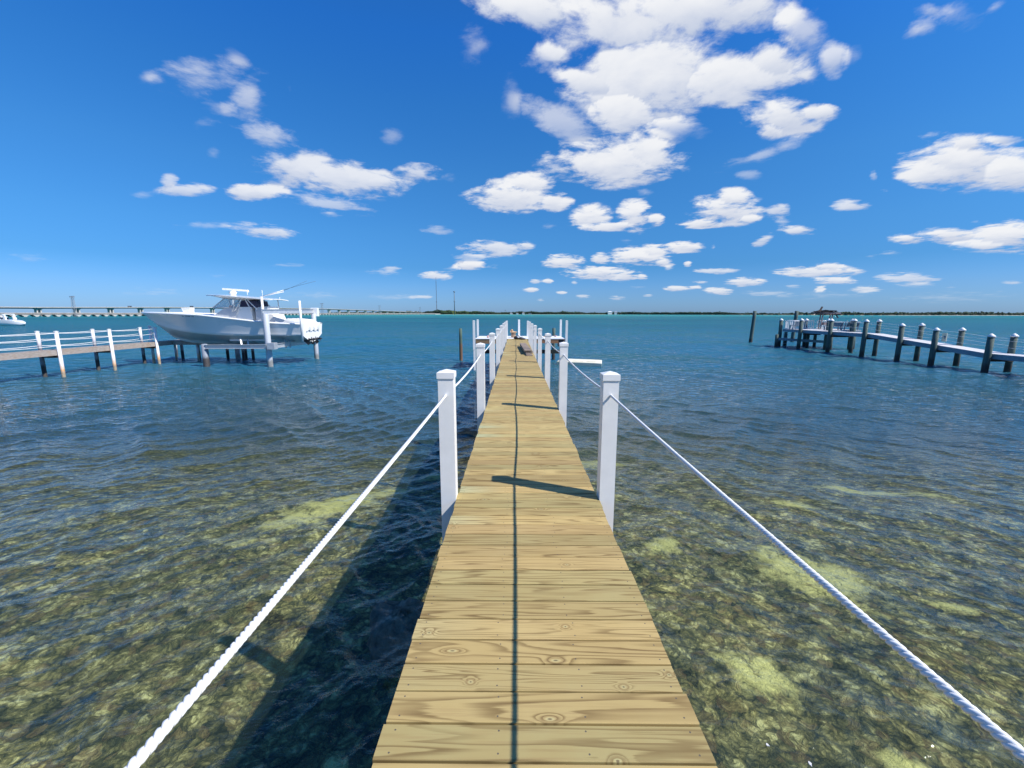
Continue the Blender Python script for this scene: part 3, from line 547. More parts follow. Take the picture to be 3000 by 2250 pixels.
for (x, y, z1, top) in ((-2.64, 26.93, 3.09, 1), (3.22, 27.0, 3.09, 1), (-2.68, 30.1, 3.10, 1), (.235, 30.12, 3.10, 1), (3.17, 30.1, 3.10, 1)):
    pb = MB(); pb.box(x - .068, x + .068, y - .068, y + .068, 1.30, z1); pb.box(x - .045, x + .075, y - .055, y + .055, -3.2, 1.30)
    po = part(pb, 'post', 'vinyl', pier)
    cb = MB(); e = .075; cb.box(x - e, x + e, y - e, y + e, z1, z1 + .03)
    cb.add([(x - e, y - e, z1 + .031), (x + e, y - e, z1 + .031), (x + e, y + e, z1 + .031), (x - e, y + e, z1 + .031), (x, y, z1 + .06)], [(3, 2, 1, 0), (0, 1, 4), (1, 2, 4), (2, 3, 4), (3, 0, 4)])
    part(cb, 'cap', 'vinyl', pier, po)

def twisted(mb, path, r, pitch, step, n=6):
    """three strands laid round a path; path = list of points, straight or sagging"""
    P = [Vector(p) for p in path]; L = [0.]
    for a, b in zip(P, P[1:]): L.append(L[-1] + (b - a).length)
    tot = L[-1]; m = int(tot / step); pts = []; j = 0
    for i in range(m + 1):
        d = tot * i / m
        while j < len(P) - 2 and L[j + 1] < d: j += 1
        pts.append(P[j].lerp(P[j + 1], (d - L[j]) / max(L[j + 1] - L[j], 1e-6)))
    for s_ in range(3):
        q = []
        for i, p in enumerate(pts):
            d = (pts[min(i + 1, m)] - pts[max(i - 1, 0)]).normalized(); r1 = d.cross(Vector((0, 0, 1))).normalized(); u = r1.cross(d)
            a = 2 * math.pi * (tot * i / m / pitch + s_ / 3); q.append(p + (r1 * math.cos(a) + u * math.sin(a)) * r * .52)
        mb.tube(q, r * .54, n)
for side, cx, lab in ((-1, XL - .069, 'white twisted rope threaded through the posts along the left side of the pier'), (1, XR + .069, 'white twisted rope threaded through the posts along the right side of the pier')):
    mb = MB(); z = 2.915
    for k in range(-1, 8):
        ya = .04 + 3.44 * k; yb = ya + 3.44; sag = .014 if k < 1 else .035
        path = [(cx, ya + (yb - ya) * q / 14, z - sag * 4 * (q / 14) * (1 - q / 14)) for q in range(15)]
        if k < 2: twisted(mb, path, .0098, .046, .0045)
        elif k < 4: twisted(mb, path, .0098, .046, .014, 5)
        else: mb.tube(path, .0095, 6)
    tag(mb.build('handrail_rope', 'rope'), lab, 'rope', 'ropes along the pier')

# things on the pier
def plank(x0, y0, x1, y1, w_, z, h, label, m_='plank'):
    d = Vector((x1 - x0, y1 - y0, 0)); ln = d.length; mb = MB(); mb.box(-w_ / 2, w_ / 2, 0, ln, 0, h, .004)
    o = mb.build('wooden_plank', m_, None, (x0, y0, z)); o.rotation_euler = (0, 0, -math.atan2(d.x, d.y)); return tag(o, label, 'plank', 'loose planks lying on the pier')
plank(.52, 15.78, .36, 20.3, .24, DK + .002, .038, 'pale bottom plank sticking out furthest toward the camera under the stack on the pier')
plank(.50, 16.1, .345, 20.3, .22, DK + .044, .036, 'second plank from the bottom of the stack lying on the pier')
plank(.475, 16.55, .33, 20.35, .27, DK + .085, .040, 'dark brown plank directly under the top plank of the stack on the pier')
plank(.485, 16.35, .335, 20.5, .29, DK + .130, .042, 'topmost wide grey brown plank of the stack lying on the pier')
plank(.66, 16.9, .685, 17.6, .045, DK + .002, .03, 'short thin offcut lying beside the stack at the right deck edge')
def bag():
    mb = MB(); mb.blob((0, 0, .085), (.24, .15, .095), 9, .10, 4); mb.blob((-.12, .03, .10), (.13, .13, .11), 8, .15, 5); mb.blob((.13, -.05, .075), (.13, .12, .085), 8, .15, 6)
    o = mb.build('tool_bag', 'blackp', None, (.13, 26.1, DK)); tag(o, 'black heap of a tool bag lying in the middle of the pier end', 'bag')
    g = MB(); g.blob((.03, -.06, .11), (.10, .10, .075), 8, .15, 9); g.build('side_pocket', 'gelgrey', o)
    h = MB(); h.tube([(-.12, 0, .17), (-.06, 0, .24), (.06, 0, .24), (.12, 0, .16)], .012, 6); h.build('handle', 'blackp', o)
    mb = MB(); mb.blob((0, 0, .04), (.13, .07, .045), 7, .2, 2); mb.blob((.1, .02, .03), (.07, .05, .035), 7, .2, 3)
    tag(mb.build('glove', 'darkbeam', None, (.40, 25.85, DK)), 'flat dark glove beside the black tool bag on the pier', 'glove')
    mb = MB(); mb.blob((0, 0, .07), (.12, .10, .10), 7, .3, 12); mb.blob((.17, 0, .09), (.1, .09, .11), 7, .3, 13); mb.blob((.42, .02, .06), (.13, .1, .08), 7, .3, 14)
    tag(mb.build('white_rag', 'wcloth', None, (.03, 27.0, DK)), 'crumpled white rags behind the black tool bag at the pier end', 'rag')
    mb = MB(); mb.blob((0, 0, .05), (.07, .16, .05), 7, .2, 22); mb.blob((-.05, .2, .045), (.06, .1, .04), 7, .2, 23)
    tag(mb.build('grey_shoe', 'gelgrey', None, (.60, 26.1, DK)), 'small grey shoe near the right edge of the pier end', 'shoe')
bag()
bx = empty('plywood_box', (-.13, 28.3, DK)); tag(bx, 'tan plywood box with an overhanging lid standing behind the left posts', 'box')
MB().box(-.17, .13, -.2, .2, .002, .33).build('body', 'tan', bx)
MB().box(-.163, -.02, -.2045, -.2005, .02, .31).build('side_panel', 'tandark', bx)
lb = MB(); lb.add([(-.24, -.26, .345), (.22, -.26, .335), (.22, .24, .335), (-.24, .24, .42), (-.24, -.26, .375), (.22, -.26, .36), (.22, .24, .36), (-.24, .24, .45)], [(3, 2, 1, 0), (4, 5, 6, 7), (0, 1, 5, 4), (1, 2, 6, 5), (2, 3, 7, 6), (3, 0, 4, 7)]); lb.build('lid', 'tan', bx)
MB().blob((-.12, 0, .47), (.08, .08, .07), 7, .15, 5).build('cloth', 'tan', bx)
def bundle(x, y, label, seed, m_, sc=1.):
    mb = MB(); rr = random.Random(seed)
    for _ in range(5): mb.blob((rr.uniform(-.22, .22) * sc, rr.uniform(-.1, .1), rr.uniform(.06, .16) * sc), (rr.uniform(.06, .12) * sc, .09 * sc, rr.uniform(.04, .08) * sc), 6, .25, rr.randint(0, 99))
    return tag(mb.build('cloth_bundle', m_, None, (x, y, DK)), label, 'bundle')
bundle(-1.72, 28.0, 'crumpled pink cloth bundle on the left wing of the white platform', 4, 'pink')
bundle(-1.45, 28.15, 'small white cloth heap right beside the pink bundle', 9, 'wcloth', .7)
for k, (x, y, w_, h, m_, lab) in enumerate(((1.55, 29.0, .12, .05, 'blackp', 'black offcut on the right wing of the platform nearest the pier posts'), (2.0, 29.2, .16, .06, 'tandark', 'small brown offcut in the middle of the right platform wing'), (2.35, 29.0, .12, .05, 'navy', 'dark blue scrap on the right platform wing left of the red one'), (2.72, 29.1, .1, .09, 'pink', 'small reddish scrap near the outer corner of the right platform wing'))):
    mb = MB(); mb.box(-w_ / 2, w_ / 2, -.06, .06, .002, h, .006); o = mb.build('offcut', m_, None, (x, y, DK)); o.rotation_euler = (0, 0, .3 * k); tag(o, lab, 'offcut', 'scraps on the right wing of the platform')
# white rope coil hung on the middle back post is too small; floating foam block
fb = MB(); fv = [(3.76, 29.18), (5.78, 28.40), (6.2, 29.35), (4.2, 30.2)]
fo = empty('floating_platform', (4.95, 29.3, 0)); tag(fo, 'long cream foam float lying on the water right of the pier end', 'float')
b1 = MB(); c_ = [(x - 4.95, y - 29.3) for x, y in ((2.9, 29.75), (5.82, 28.55), (6.25, 30.6), (3.4, 31.75))]
def slab(cn, z0, z1, ins):
    mx = sum(p_[0] for p_ in cn) / 4; my = sum(p_[1] for p_ in cn) / 4
    inn = [(mx + (x - mx) * (1 - ins), my + (y - my) * (1 - ins)) for x, y in cn]
    rows = []
    for ring, z in ((cn, z0), (cn, z1 - .03), (inn, z1)):
        row = []
        for k in range(4):
            p0, p1 = ring[k], ring[(k + 1) % 4]
            for q in range(5): row.append((p0[0] + (p1[0] - p0[0]) * q / 5, p0[1] + (p1[1] - p0[1]) * q / 5, z + (mnoise.noise(Vector((p0[0] * 3 + q, z * 3, k))) * .02 if z > z0 else 0)))
        rows.append(row)
    mb = MB(); mb.grid(rows, False, True); n_ = len(rows[0]); mb.f.append(tuple(range(2 * n_, 3 * n_))); mb.mi.append(0); mb.sm.append(False); return mb
slab(c_, -.15, .25, .02).build('foam_block', 'float', fo)
for (x0, y0, x1, y1) in ((-.9, .55, -.2, .3), (.0, .22, .6, .0)): MB().tube([(x0, y0, .252), ((x0 + x1) / 2, (y0 + y1) / 2 + .03, .252), (x1, y1, .252)], .012, 5).build('crack', 'tandark', fo)

def pile(x, y, r, z1, m_, name='mooring_pile', lean=(0, 0), zb=-3.):
    mb = MB(); n = 9; pts = []; rad = []
    for i in range(n):
        f = i / (n - 1); z = zb + (z1 - zb) * f; pts.append((lean[0] * (z - 0), lean[1] * z, z)); rad.append(r * (1.06 - .12 * f) * (1 + .03 * math.sin(i * 2.1 + x)))
    mb.tube(pts, rad, 14); o = mb.build(name, m_, None, (x, y, 0)); return o
tag(pile(-4.2, 32.4, .125, 2.45, 'brownpile'), 'bare green and brown pile standing alone in the water left of the pier end', 'pile')
tag(pile(2.95, 33., .13, 2.46, 'greenpile'), 'dark green pile rising just behind the right wing of the white platform', 'pile')
tag(pile(28.95, 52.6, .21, 3.86, 'greenpile', lean=(.055, 0)), 'tall dark green pile standing alone in open water left of the grey dock', 'pile')
tag(pile(35.6, 55., .22, 3.88, 'greenpile', lean=(.05, 0)), 'tall dark green pile rising behind the far end of the grey dock', 'pile')

# ------------------------------------------------------------------ left dock with white posts
ld = empty('left_dock', (-26.3, 24, 0)); ld.name = 'dock'; tag(ld, 'old grey timber dock on white posts left of the pier, leading to the boat lift', 'dock')
LZ = 1.53; LX0, LX1 = -26.85, -25.98
mb = MB(); y = 3.
while y < 33.6: mb.box(LX0, LX1, y, y + .19, LZ - .04, LZ + random.uniform(-.002, .002)); y += .2
part(mb, 'deck', 'greydock', ld)
for x in (LX0 + .03, LX1 - .01): part(MB().box(x - .02, x + .025, 3., 33.6, LZ - .30, LZ - .041), 'edge_beam', 'greydock', ld)
mb = MB(); x = LX1 + .01
while x < -20.4: mb.box(x, x + .19, 31.9, 33.1, LZ - .04, LZ + random.uniform(-.002, .002)); x += .2
part(mb, 'side_walkway', 'greydock', ld)
part(MB().box(LX1 + .04, -20.4, 31.86, 31.90, LZ - .30, LZ - .042), 'edge_beam', 'greydock', ld)
part(MB().box(LX1 + .04, -20.4, 33.1, 33.14, LZ - .30, LZ - .042), 'edge_beam', 'greydock', ld)
def ldpost(x, y, z1, whole=True, cap=True):
    mb = MB(); mb.tube([(x, y, -3.), (x, y, z1)] if whole else [(x, y, LZ), (x, y, z1)], .088, 10); po = part(mb, 'post', 'whitepile', ld)
    if not whole:
        mb = MB(); mb.tube([(x, y, -3.), (x, y, LZ - .045)], .10, 10); part(mb, 'pile', 'darkpile', ld)
    if cap:
        mb = MB(); mb.tube([(x, y, z1), (x, y, z1 + .022), (x, y, z1 + .045)], [.115, .115, .03], 12); part(mb, 'cap', 'vinyl', ld, po)
for y in (4.4, 7.6, 10.9, 14.1, 17.3, 20.5, 23.75, 26.9, 30.35):
    ldpost(LX1 + .11, y, 2.56); ldpost(LX0 - .1, y + .0, 2.56, False)
    part(MB().box(LX0 - .1, LX1 + .1, y - .06, y + .02, LZ - .44, LZ - .302), 'cross_beam', 'darkbeam', ld)
ldpost(-26.72, 30.9, 2.66); 
part(MB().tube([(-26.72, 30.9, 2.62), (-25.90, 30.55, 2.55)], .035, 8), 'top_rail', 'vinyl', ld)
for (x, y) in ((-28.3, 35.), (-26.6, 33.5), (-24.9, 33.0), (-22.6, 32.95), (-21.2, 33.0), (-20.6, 32.95), (-20.75, 32.0)):
    part(MB().tube([(x, y, -3.), (x, y, LZ - .302)], .11, 10), 'pile', 'darkpile', ld)
for (x, y) in ((-24.2, 31.98), (-26.2, 32.35)):
    part(MB().tube([(x, y, -3.), (x, y, 1.2)], .075, 9), 'post', 'whitepile', ld)
for nm, xx in (('front', LX1 + .11), ('back', LX0 - .1)):
    for k, z in enumerate((2.48, 2.13, 1.77)):
        mb = MB(); ys = [3.] + [4.4 + 3.22 * i for i in range(9)]
        pts = []
        for a, b in zip(ys, ys[1:]):
            for q in range(6): f = q / 6; pts.append((xx, a + (b - a) * f, z - .05 * 4 * f * (1 - f)))
        pts.append((xx, ys[-1], z)); mb.tube(pts, .017, 5)
        lab = {0: 'top', 1: 'middle', 2: 'lowest'}[k]
        tag(mb.build('handrail_rope', 'rope'), f'{lab} white rope of the {"near" if nm == "front" else "far"} side railing of the old timber dock', 'rope', 'ropes along the old timber dock')
mb = MB()
for a in range(4): mb.tube([(.10 * math.cos(q / 2.6 + a), .03 * math.sin(q + a), .13 * math.sin(q / 2.6 + a) - .02 * a) for q in range(16)], .014, 5)
mb.tube([(0, 0, .1), (-.02, .02, .45)], .012, 5); mb.tube([(.04, 0, -.1), (.05, .0, -.33)], .014, 5)
tag(mb.build('rope_coil', 'rope', None, (-26.35, 30.7, 2.1)), 'white coiled rope hanging from the rail near the end of the old timber dock', 'rope coil')
mb = MB(); mb.box(-.16, .16, -.12, .12, .002, .26, .02)
tag(mb.build('dock_box', 'gel', None, (-25.0, 32.7, LZ)), 'small white box on the side walkway under the boat bow', 'box')
mb = MB(); mb.blob((0, 0, .16), (.5, .22, .16), 8, .15, 3)
tag(mb.build('blue_tarp', 'blue', None, (-25.6, 32.8, LZ + .001)), 'folded blue tarp on the old dock behind the boat bow', 'tarp')
mb = MB(); mb.tube([(0, 0, 0), (0, 0, .55)], .05, 8); mb.box(-.12, .12, -.02, .02, .45, .50)
tag(mb.build('strap_stand', 'yellow', None, (-25.35, 32.1, LZ)), 'short yellow post beside the white box under the boat bow', 'post')

# ------------------------------------------------------------------ boat lift
lf = empty('boat_lift', (-18.8, 31, 0)); tag(lf, 'aluminium boat lift with round piles holding up the white fishing boat', 'boat lift')
for (x, y, r, z1, m_, lx) in ((-16.92, 28.85, .19, 3.55, 'alupile', 0), (-15.72, 33.2, .17, 3.55, 'alupile', 0), (-21.25, 28.75, .20, 1.52, 'alupile_dark', 0), (-21.9, 33.1, .18, 3.4, 'alupile', 0)):
    part(MB().tube([(x, y, -3.2), (x, y, z1 - .04), (x, y, z1)], [r, r, r * .8], 16), 'pile', m_, lf)
def ibeam(a, b, h, w_, name='beam', m_='alu'):
    a = Vector(a); b = Vector(b); mb = MB(); mb.bar(a, b, w_ * .16, h * .9)
    up = Vector((0, 0, h / 2)); mb.bar(a + up, b + up, w_, h * .1); mb.bar(a - up, b - up, w_, h * .1); return part(mb, name, m_, lf)
ibeam((-17.02, 28.7, 3.70), (-15.72, 33.5, 3.76), .28, .16, 'top_beam')
part(MB().box(-15.95, -15.45, 33.25, 33.6, 3.36, 4.0, .02), 'motor_housing', 'gel', lf)
ibeam((-21.1, 28.62, 1.34), (-16.9, 28.55, 1.36), .26, .18, 'long_beam')
ibeam((-15.85, 32.9, 1.36), (-21.8, 32.8, 1.36), .26, .18, 'long_beam')
ibeam((-16.35, 28.6, 1.40), (-15.75, 33.2, 1.44), .26, .18, 'cradle_beam')
ibeam((-20.6, 28.7, 1.30), (-21.0, 33.0, 1.30), .22, .16, 'cradle_beam')
part(MB().box(-16.75, -16.25, 28.35, 28.8, 1.18, 1.62, .02), 'cradle_bracket', 'alu', lf)
part(MB().box(-15.95, -15.55, 32.7, 33.1, 1.30, 1.72, .02), 'cradle_bracket', 'alu', lf)
for x0, x1, y in ((-20.4, -17.2, 30.25), (-20.4, -16.2, 31.75)):
    part(MB().bar((x0, y, 1.70 if x0 < -20 else 1.72), (x1, y, 1.74), .30, .14), 'bunk', 'alu', lf)
for x, y in ((-19.2, 29.7), (-18.85, 29.9), (-16.4, 30.2), (-16.2, 30.4)):
    part(MB().bar((x - .14, y, 1.86), (x + .14, y - .35, 1.18), .10, .05), 'bracket', 'alu', lf)
for (x, y, z0, z1, lx) in ((-21.7, 32.9, 1.4, 4.60, 0), (-17.15, 28.98, 1.42, 4.68, 0), (-14.62, 29.0, 1.68, 4.42, 0)):
    part(MB().tube([(x + lx, y, z0), (x, y, z1)], .078, 10), 'guide_post', 'gel', lf)

# ------------------------------------------------------------------ the fishing boat on the lift
def hull_rows(L, prof, side):
    rows = []
    for st in prof: rows.append([(st['x'], side * y, z) for y, z in st['sec']])
    return rows
def interp(xs, ys, x): return float(np.interp(x, xs, ys))
fb_ = empty('fishing_boat', (-21., 31., 1.4)); tag(fb_, 'white sport fishing boat with hard top and radar raised on the lift', 'boat')
BX, BL = -27.2, 12.35
ts = [0, .012, .03, .06, .09, .13, .17, .22, .28, .35, .43, .52, .62, .72, .82, .92, 1.]
KX = [0, .088, .147, .184, .262, .35, .5, .8, 1.0]; KZ = [3.62, 2.72, 2.05, 1.71, 1.46, 1.38, 1.38, 1.44, 1.50]
def bz(s_):
    key = interp(KX, KZ, s_)
    sheer = interp([0, .2, .45, .7, .85, 1], [3.66, 3.63, 3.50, 3.14, 2.94, 2.88], s_)
    hb = interp([0, .012, .03, .06, .09, .13, .17, .22, .28, .35, .43, .52, .7, 1], [.02, .16, .34, .60, .80, 1.0, 1.15, 1.32, 1.47, 1.60, 1.69, 1.74, 1.72, 1.62], s_)
    cz = interp([0, .03, .088, .14, .2, .3, .45, .6, .8, 1], [3.5, 3.2, 2.78, 2.60, 2.44, 2.26, 2.10, 2.03, 2.02, 2.04], s_); cz = max(cz, key + .02)
    ch = interp([0, .03, .09, .14, .2, .3, .45, .6, 1], [.0, .02, .10, .26, .52, .86, 1.22, 1.40, 1.42], s_)
    return key, sheer, hb, cz, ch
def sec(s_):
    k, sh, hb, cz, ch = bz(s_); o = []
    for f in (0, .25, .5, .72, 1):                       # bottom, with two strakes
        y = ch * f; z = k + (cz - k) * (f ** 1.15) - .02 * math.sin(f * math.pi); o.append((y, z))
        if f in (.5, .72): o.append((y + .03 * min(1, ch), z - .012))
    o.append((ch + .07 * min(1., ch * 2), cz + .01)); 
    for f in (.15, .35, .6, .82, 1):                     # flared topside
        fl = f ** (1.5 if s_ < .35 else 1.15) if True else f
        o.append((ch + (hb - ch) * fl + .05 * (1 - f) * min(1., ch * 2), cz + (sh - .10 - cz) * f))
    return o, sh, hb
mbh = MB(); mbw = MB(); deckr = []
for side in (-1, 1):
    mbh.grid([[(BX + BL * s_ - fb_.location.x, side * y, z - 1.4) for y, z in sec(s_)[0]] for s_ in ts])
s1 = sec(1.)[0]; mbh.add([(BX + BL - fb_.location.x, y, z - 1.4) for y, z in s1] + [(BX + BL - fb_.location.x, -y, z - 1.4) for y, z in s1[::-1]], [tuple(range(2 * len(s1)))])
mbh.build('hull', 'gel', fb_)
for side in (-1, 1):                                    # rub rail and gunwale
    rr_ = []
    for s_ in ts:
        _, sh, hb = sec(s_); x = BX + BL * s_ - fb_.location.x; sh -= 1.4
        rr_.append([(x, side * hb, sh - .10), (x, side * (hb + .035), sh - .085), (x, side * (hb + .035), sh - .03), (x, side * hb, sh + .01), (x, side * max(hb - .22, .0), sh + .03), (x, side * max(hb - .26, 0), sh - .12)])
    mbw.grid(rr_)
mbw.build('gunwale', 'gel', fb_)
dk = MB()
dk.grid([[(BX + BL * s_ - fb_.location.x, -max(sec(s_)[2] - .2, 0), (sec(s_)[1] if s_ < .42 else sec(s_)[1] - .5) - 1.42), (BX + BL * s_ - fb_.location.x, max(sec(s_)[2] - .2, 0), (sec(s_)[1] if s_ < .42 else sec(s_)[1] - .5) - 1.42)] for s_ in ts], False)
dk.build('boat_deck', 'gel', fb_)
def wb(f): # world coordinates -> boat part
    f.v = [(x + 21., y - 31., z - 1.4) for x, y, z in f.v]; return f
def box8(mb, a, b):  # bottom rectangle a=(x0,x1,y0,y1,z), top b
    vs = [(a[0], a[2], a[4]), (a[1], a[2], a[4]), (a[1], a[3], a[4]), (a[0], a[3], a[4]), (b[0], b[2], b[4]), (b[1], b[2], b[4]), (b[1], b[3], b[4]), (b[0], b[3], b[4])]
    return mb.add(vs, [(3, 2, 1, 0), (4, 5, 6, 7), (0, 1, 5, 4), (1, 2, 6, 5), (2, 3, 7, 6), (3, 0, 4, 7)])
wb(box8(MB(), (-24.0, -23.55, 30.8, 31.2, 3.55), (-24.1, -23.5, 30.75, 31.25, 3.98))).build('anchor_locker', 'gel', fb_)
con = MB(); box8(con, (-21.6, -18.65, 30.2, 31.8, 3.0), (-20.2, -18.72, 30.25, 31.75, 4.03)); wb(con).build('console', 'gel', fb_)
box8(c2 := MB(), (-21.55, -19.9, 30.15, 31.85, 3.3), (-20.55, -19.55, 30.16, 31.84, 3.96)); wb(c2).build('console_front_cover', 'gelgrey', fb_)
ws = MB(); P_ = [(-21.35, 3.97), (-20.45, 4.62), (-19.2, 4.62), (-19.55, 3.99)]
for y in (30.12, 31.88): ws.add([(x, y, z) for x, z in P_] + [(x, y + .012, z) for x, z in P_], [(0, 1, 2, 3), (7, 6, 5, 4), (0, 4, 5, 1), (1, 5, 6, 2), (2, 6, 7, 3), (3, 7, 4, 0)])
gm = bpy.data.materials.new('clear_windscreen'); gm.use_nodes = True; g_ = NT(gm.node_tree); g_.n.clear()
mx_ = g_.new('ShaderNodeMixShader', {0: .22, 1: g_.new('ShaderNodeBsdfTransparent', {'Color': (.85, .9, .93, 1)}).outputs[0], 2: g_.new('ShaderNodeBsdfPrincipled', {'Base Color': (.5, .56, .6, 1), 'Roughness': .08}).outputs[0]})
g_.l.new(mx_.outputs[0], g_.new('ShaderNodeOutputMaterial').inputs[0]); M['clear'] = gm
ws.add([(-21.37, 30.13, 3.97), (-21.37, 31.87, 3.97), (-20.47, 31.87, 4.62), (-20.47, 30.13, 4.62)], [(0, 1, 2, 3)]); wb(ws).build('windscreen', 'clear', fb_)
fr2 = MB()
for y in (30.1, 31.9):
    for a, b in ((P_[0], P_[1]), (P_[0], (-19.95, 4.0)), ((-20.05, 3.99), (-20.15, 4.64)), ((-19.95, 4.06), (-19.5, 4.06)), (P_[1], P_[2]), (P_[2], P_[3])): fr2.tube([(a[0], y, a[1]), (b[0], y, b[1])], .026, 6)
fr2.tube([(-20.05, 30.1, 4.64), (-20.05, 31.9, 4.64)], .03, 6); wb(fr2).build('windscreen_frame', 'gelgrey', fb_)
cv = MB(); box8(cv, (-19.55, -18.3, 30.3, 31.7, 3.98), (-19.45, -18.35, 30.3, 31.7, 4.46)); wb(cv).build('enclosure_curtain', 'navy', fb_)
box8(se := MB(), (-18.45, -17.9, 30.3, 31.7, 2.95), (-18.5, -17.95, 30.35, 31.65, 4.02)); wb(se).build('leaning_post', 'gelgrey', fb_)
box8(se := MB(), (-18.0, -17.62, 30.25, 31.75, 3.0), (-18.05, -17.55, 30.25, 31.75, 4.06)); wb(se).build('seat_back', 'gel', fb_)
box8(se := MB(), (-18.0, -16.95, 30.2, 31.8, 2.75), (-17.95, -17.25, 30.25, 31.75, 3.52)); wb(se).build('aft_seat', 'canvas', fb_)
# hard top: thin curved shell, deeper in the middle
top = MB(); xs = np.linspace(-21.85, -17.05, 15); ys = np.linspace(-1.32, 1.32, 11)
def topz(x, y): f = (x + 21.85) / 4.8; return 4.90 + .10 * math.sin(min(f * 2.2, 1) * 1.57) - .42 * f + .06 * (1 - (y / 1.32) ** 2) - .04
def wid(x): f = (x + 21.85) / 4.8; return min(1, .55 + 1.6 * f, .9 + 1.4 * (1 - f))
top.grid([[(x, 31 + y * wid(x), topz(x, y)) for y in ys] for x in xs])
def und(x, y): f = (x + 21.85) / 4.8; e = max(0, 1 - abs(y / 1.32) ** 3) * max(0, math.sin(math.pi * min(1, max(0, (f - .05) * 1.35)))) ** .7; return topz(x, y) - .055 - .30 * e
top.grid([[(x, 31 + y * wid(x), und(x, y)) for y in ys] for x in xs])
for y in (ys[0], ys[-1]): top.grid([[(x, 31 + y * wid(x), topz(x, y)), (x, 31 + y * wid(x), und(x, y))] for x in xs])
for x in (xs[0], xs[-1]): top.grid([[(x, 31 + y * wid(x), topz(x, y)), (x, 31 + y * wid(x), und(x, y))] for y in ys])
wb(top).build('hard_top', 'gel', fb_)
sp_ = MB()
for y in (30.0, 32.0):
    for a, b in (((-19.1, 4.70), (-19.75, 3.75)), ((-19.0, 4.70), (-18.55, 3.75)), ((-18.95, 4.70), (-18.15, 3.85)), ((-17.75, 4.60), (-17.7, 3.95)), ((-19.6, 4.66), (-19.9, 3.7))): sp_.tube([(a[0], y, a[1]), (b[0], y, b[1])], .032, 6)
    sp_.tube([(-21.3, y + (.35 if y < 31 else -.35), 4.82), (-20.5, y + .1, 4.60)], .022, 6)
wb(sp_).build('top_support', 'gel', fb_)
ra = MB(); ra.tube([(-20.45, 31, 4.93), (-20.35, 31, 5.02), (-20.2, 31, 5.16)][::1], [.27, .20, .14], 12); wb(ra).build('radar_pedestal', 'gel', fb_)
ra = MB(); ra.bar((-21.05, 30.92, 5.31), (-19.40, 31.1, 5.19), .14, .13); ra.blob((-19.38, 31.1, 5.16), (.10, .09, .10), 7, .02, 1); wb(ra).build('radar_array', 'gel', fb_)
for y, a, b, c3 in ((30.05, (-17.75, 4.74), (-16.2, 5.17), (-13.9, 5.78)), (31.9, (-19.0, 4.80), (-17.2, 5.15), (-15.4, 5.95))):
    o_ = MB(); o_.tube([(a[0], y, a[1]), (b[0], y, b[1])], .032, 6); ou = wb(o_).build('outrigger', 'gel', fb_)
    o_ = MB(); o_.tube([(b[0] - .5, y, b[1] - .12), ((b[0] + c3[0]) / 2, y, (b[1] + c3[1]) / 2 + .03), (c3[0], y, c3[1])], .009, 5); wb(o_).build('rod_tip', 'mast', fb_, None)
for x, z0, z1 in ((-18.5, 4.75, 5.25), (-17.25, 4.55, 4.75), (-19.6, 4.88, 5.06)):
    o_ = MB(); o_.tube([(x, 31.4, z0), (x, 31.4, z1)], .016, 5); wb(o_).build('antenna', 'gel', fb_)
for k, y in enumerate((30.35, 31.0, 31.65)):            # three covered outboards
    ob = MB(); ob.grid([[(xx, y + yy * ww, zz) for yy, zz in ((-.24, z0), (-.24, z0 + .30 * hh), (-.17, z0 + .50 * hh), (0, z0 + .55 * hh), (.17, z0 + .5 * hh), (.24, z0 + .3 * hh), (.24, z0))] for xx, z0, hh, ww in ((-16.5, 2.85, .25, 1.), (-16.2, 2.80, .80, 1.25), (-15.6, 2.72, .85, 1.33), (-15.05, 2.55, 1.05, 1.33), (-14.85, 2.35, 1.2, 1.3), (-14.78, 2.3, .7, 1.2), (-14.76, 2.42, .4, .02))])
    e_ = wb(ob).build('engine_cover', 'canvas', fb_)
    lo = MB(); lo.bar((-15.4, y, 2.2), (-15.3, y, 1.75), .16, .26, (1, 0, 0)); lo.blob((-15.05, y, 1.72), (.42, .10, .12), 8, .02, 3); lo.bar((-15.1, y, 1.7), (-14.8, y, 1.42), .05, .26, (1, 0, 0))
    for q in range(3): a_ = q * 2.094; lo.bar((-14.62, y, 1.72), (-14.60, y + .2 * math.cos(a_), 1.72 + .2 * math.sin(a_)), .03, .12)
    wb(lo).build('outboard_leg', 'blackp', fb_)
mk = MB()
for k in range(8):                                        # registration: a row of small dark marks, too small to read
    x = -23.1 + k * .095 + (.08 if k > 1 else 0) + (.08 if k > 5 else 0); s_ = (x - BX) / BL; o3, sh, hb = sec(s_)
    ya, za = o3[-2]; yb, zb = o3[-1]; f = .72; y = ya + (yb - ya) * f; z = za + (zb - za) * f
    mk.add([(x, 31 - y - .006, z - .035), (x + .06, 31 - y - .006, z - .035), (x + .06, 31 - y - .010, z + .035), (x, 31 - y - .010, z + .035)], [(0, 1, 2, 3)])
wb(mk).build('registration_mark', 'mast', fb_)

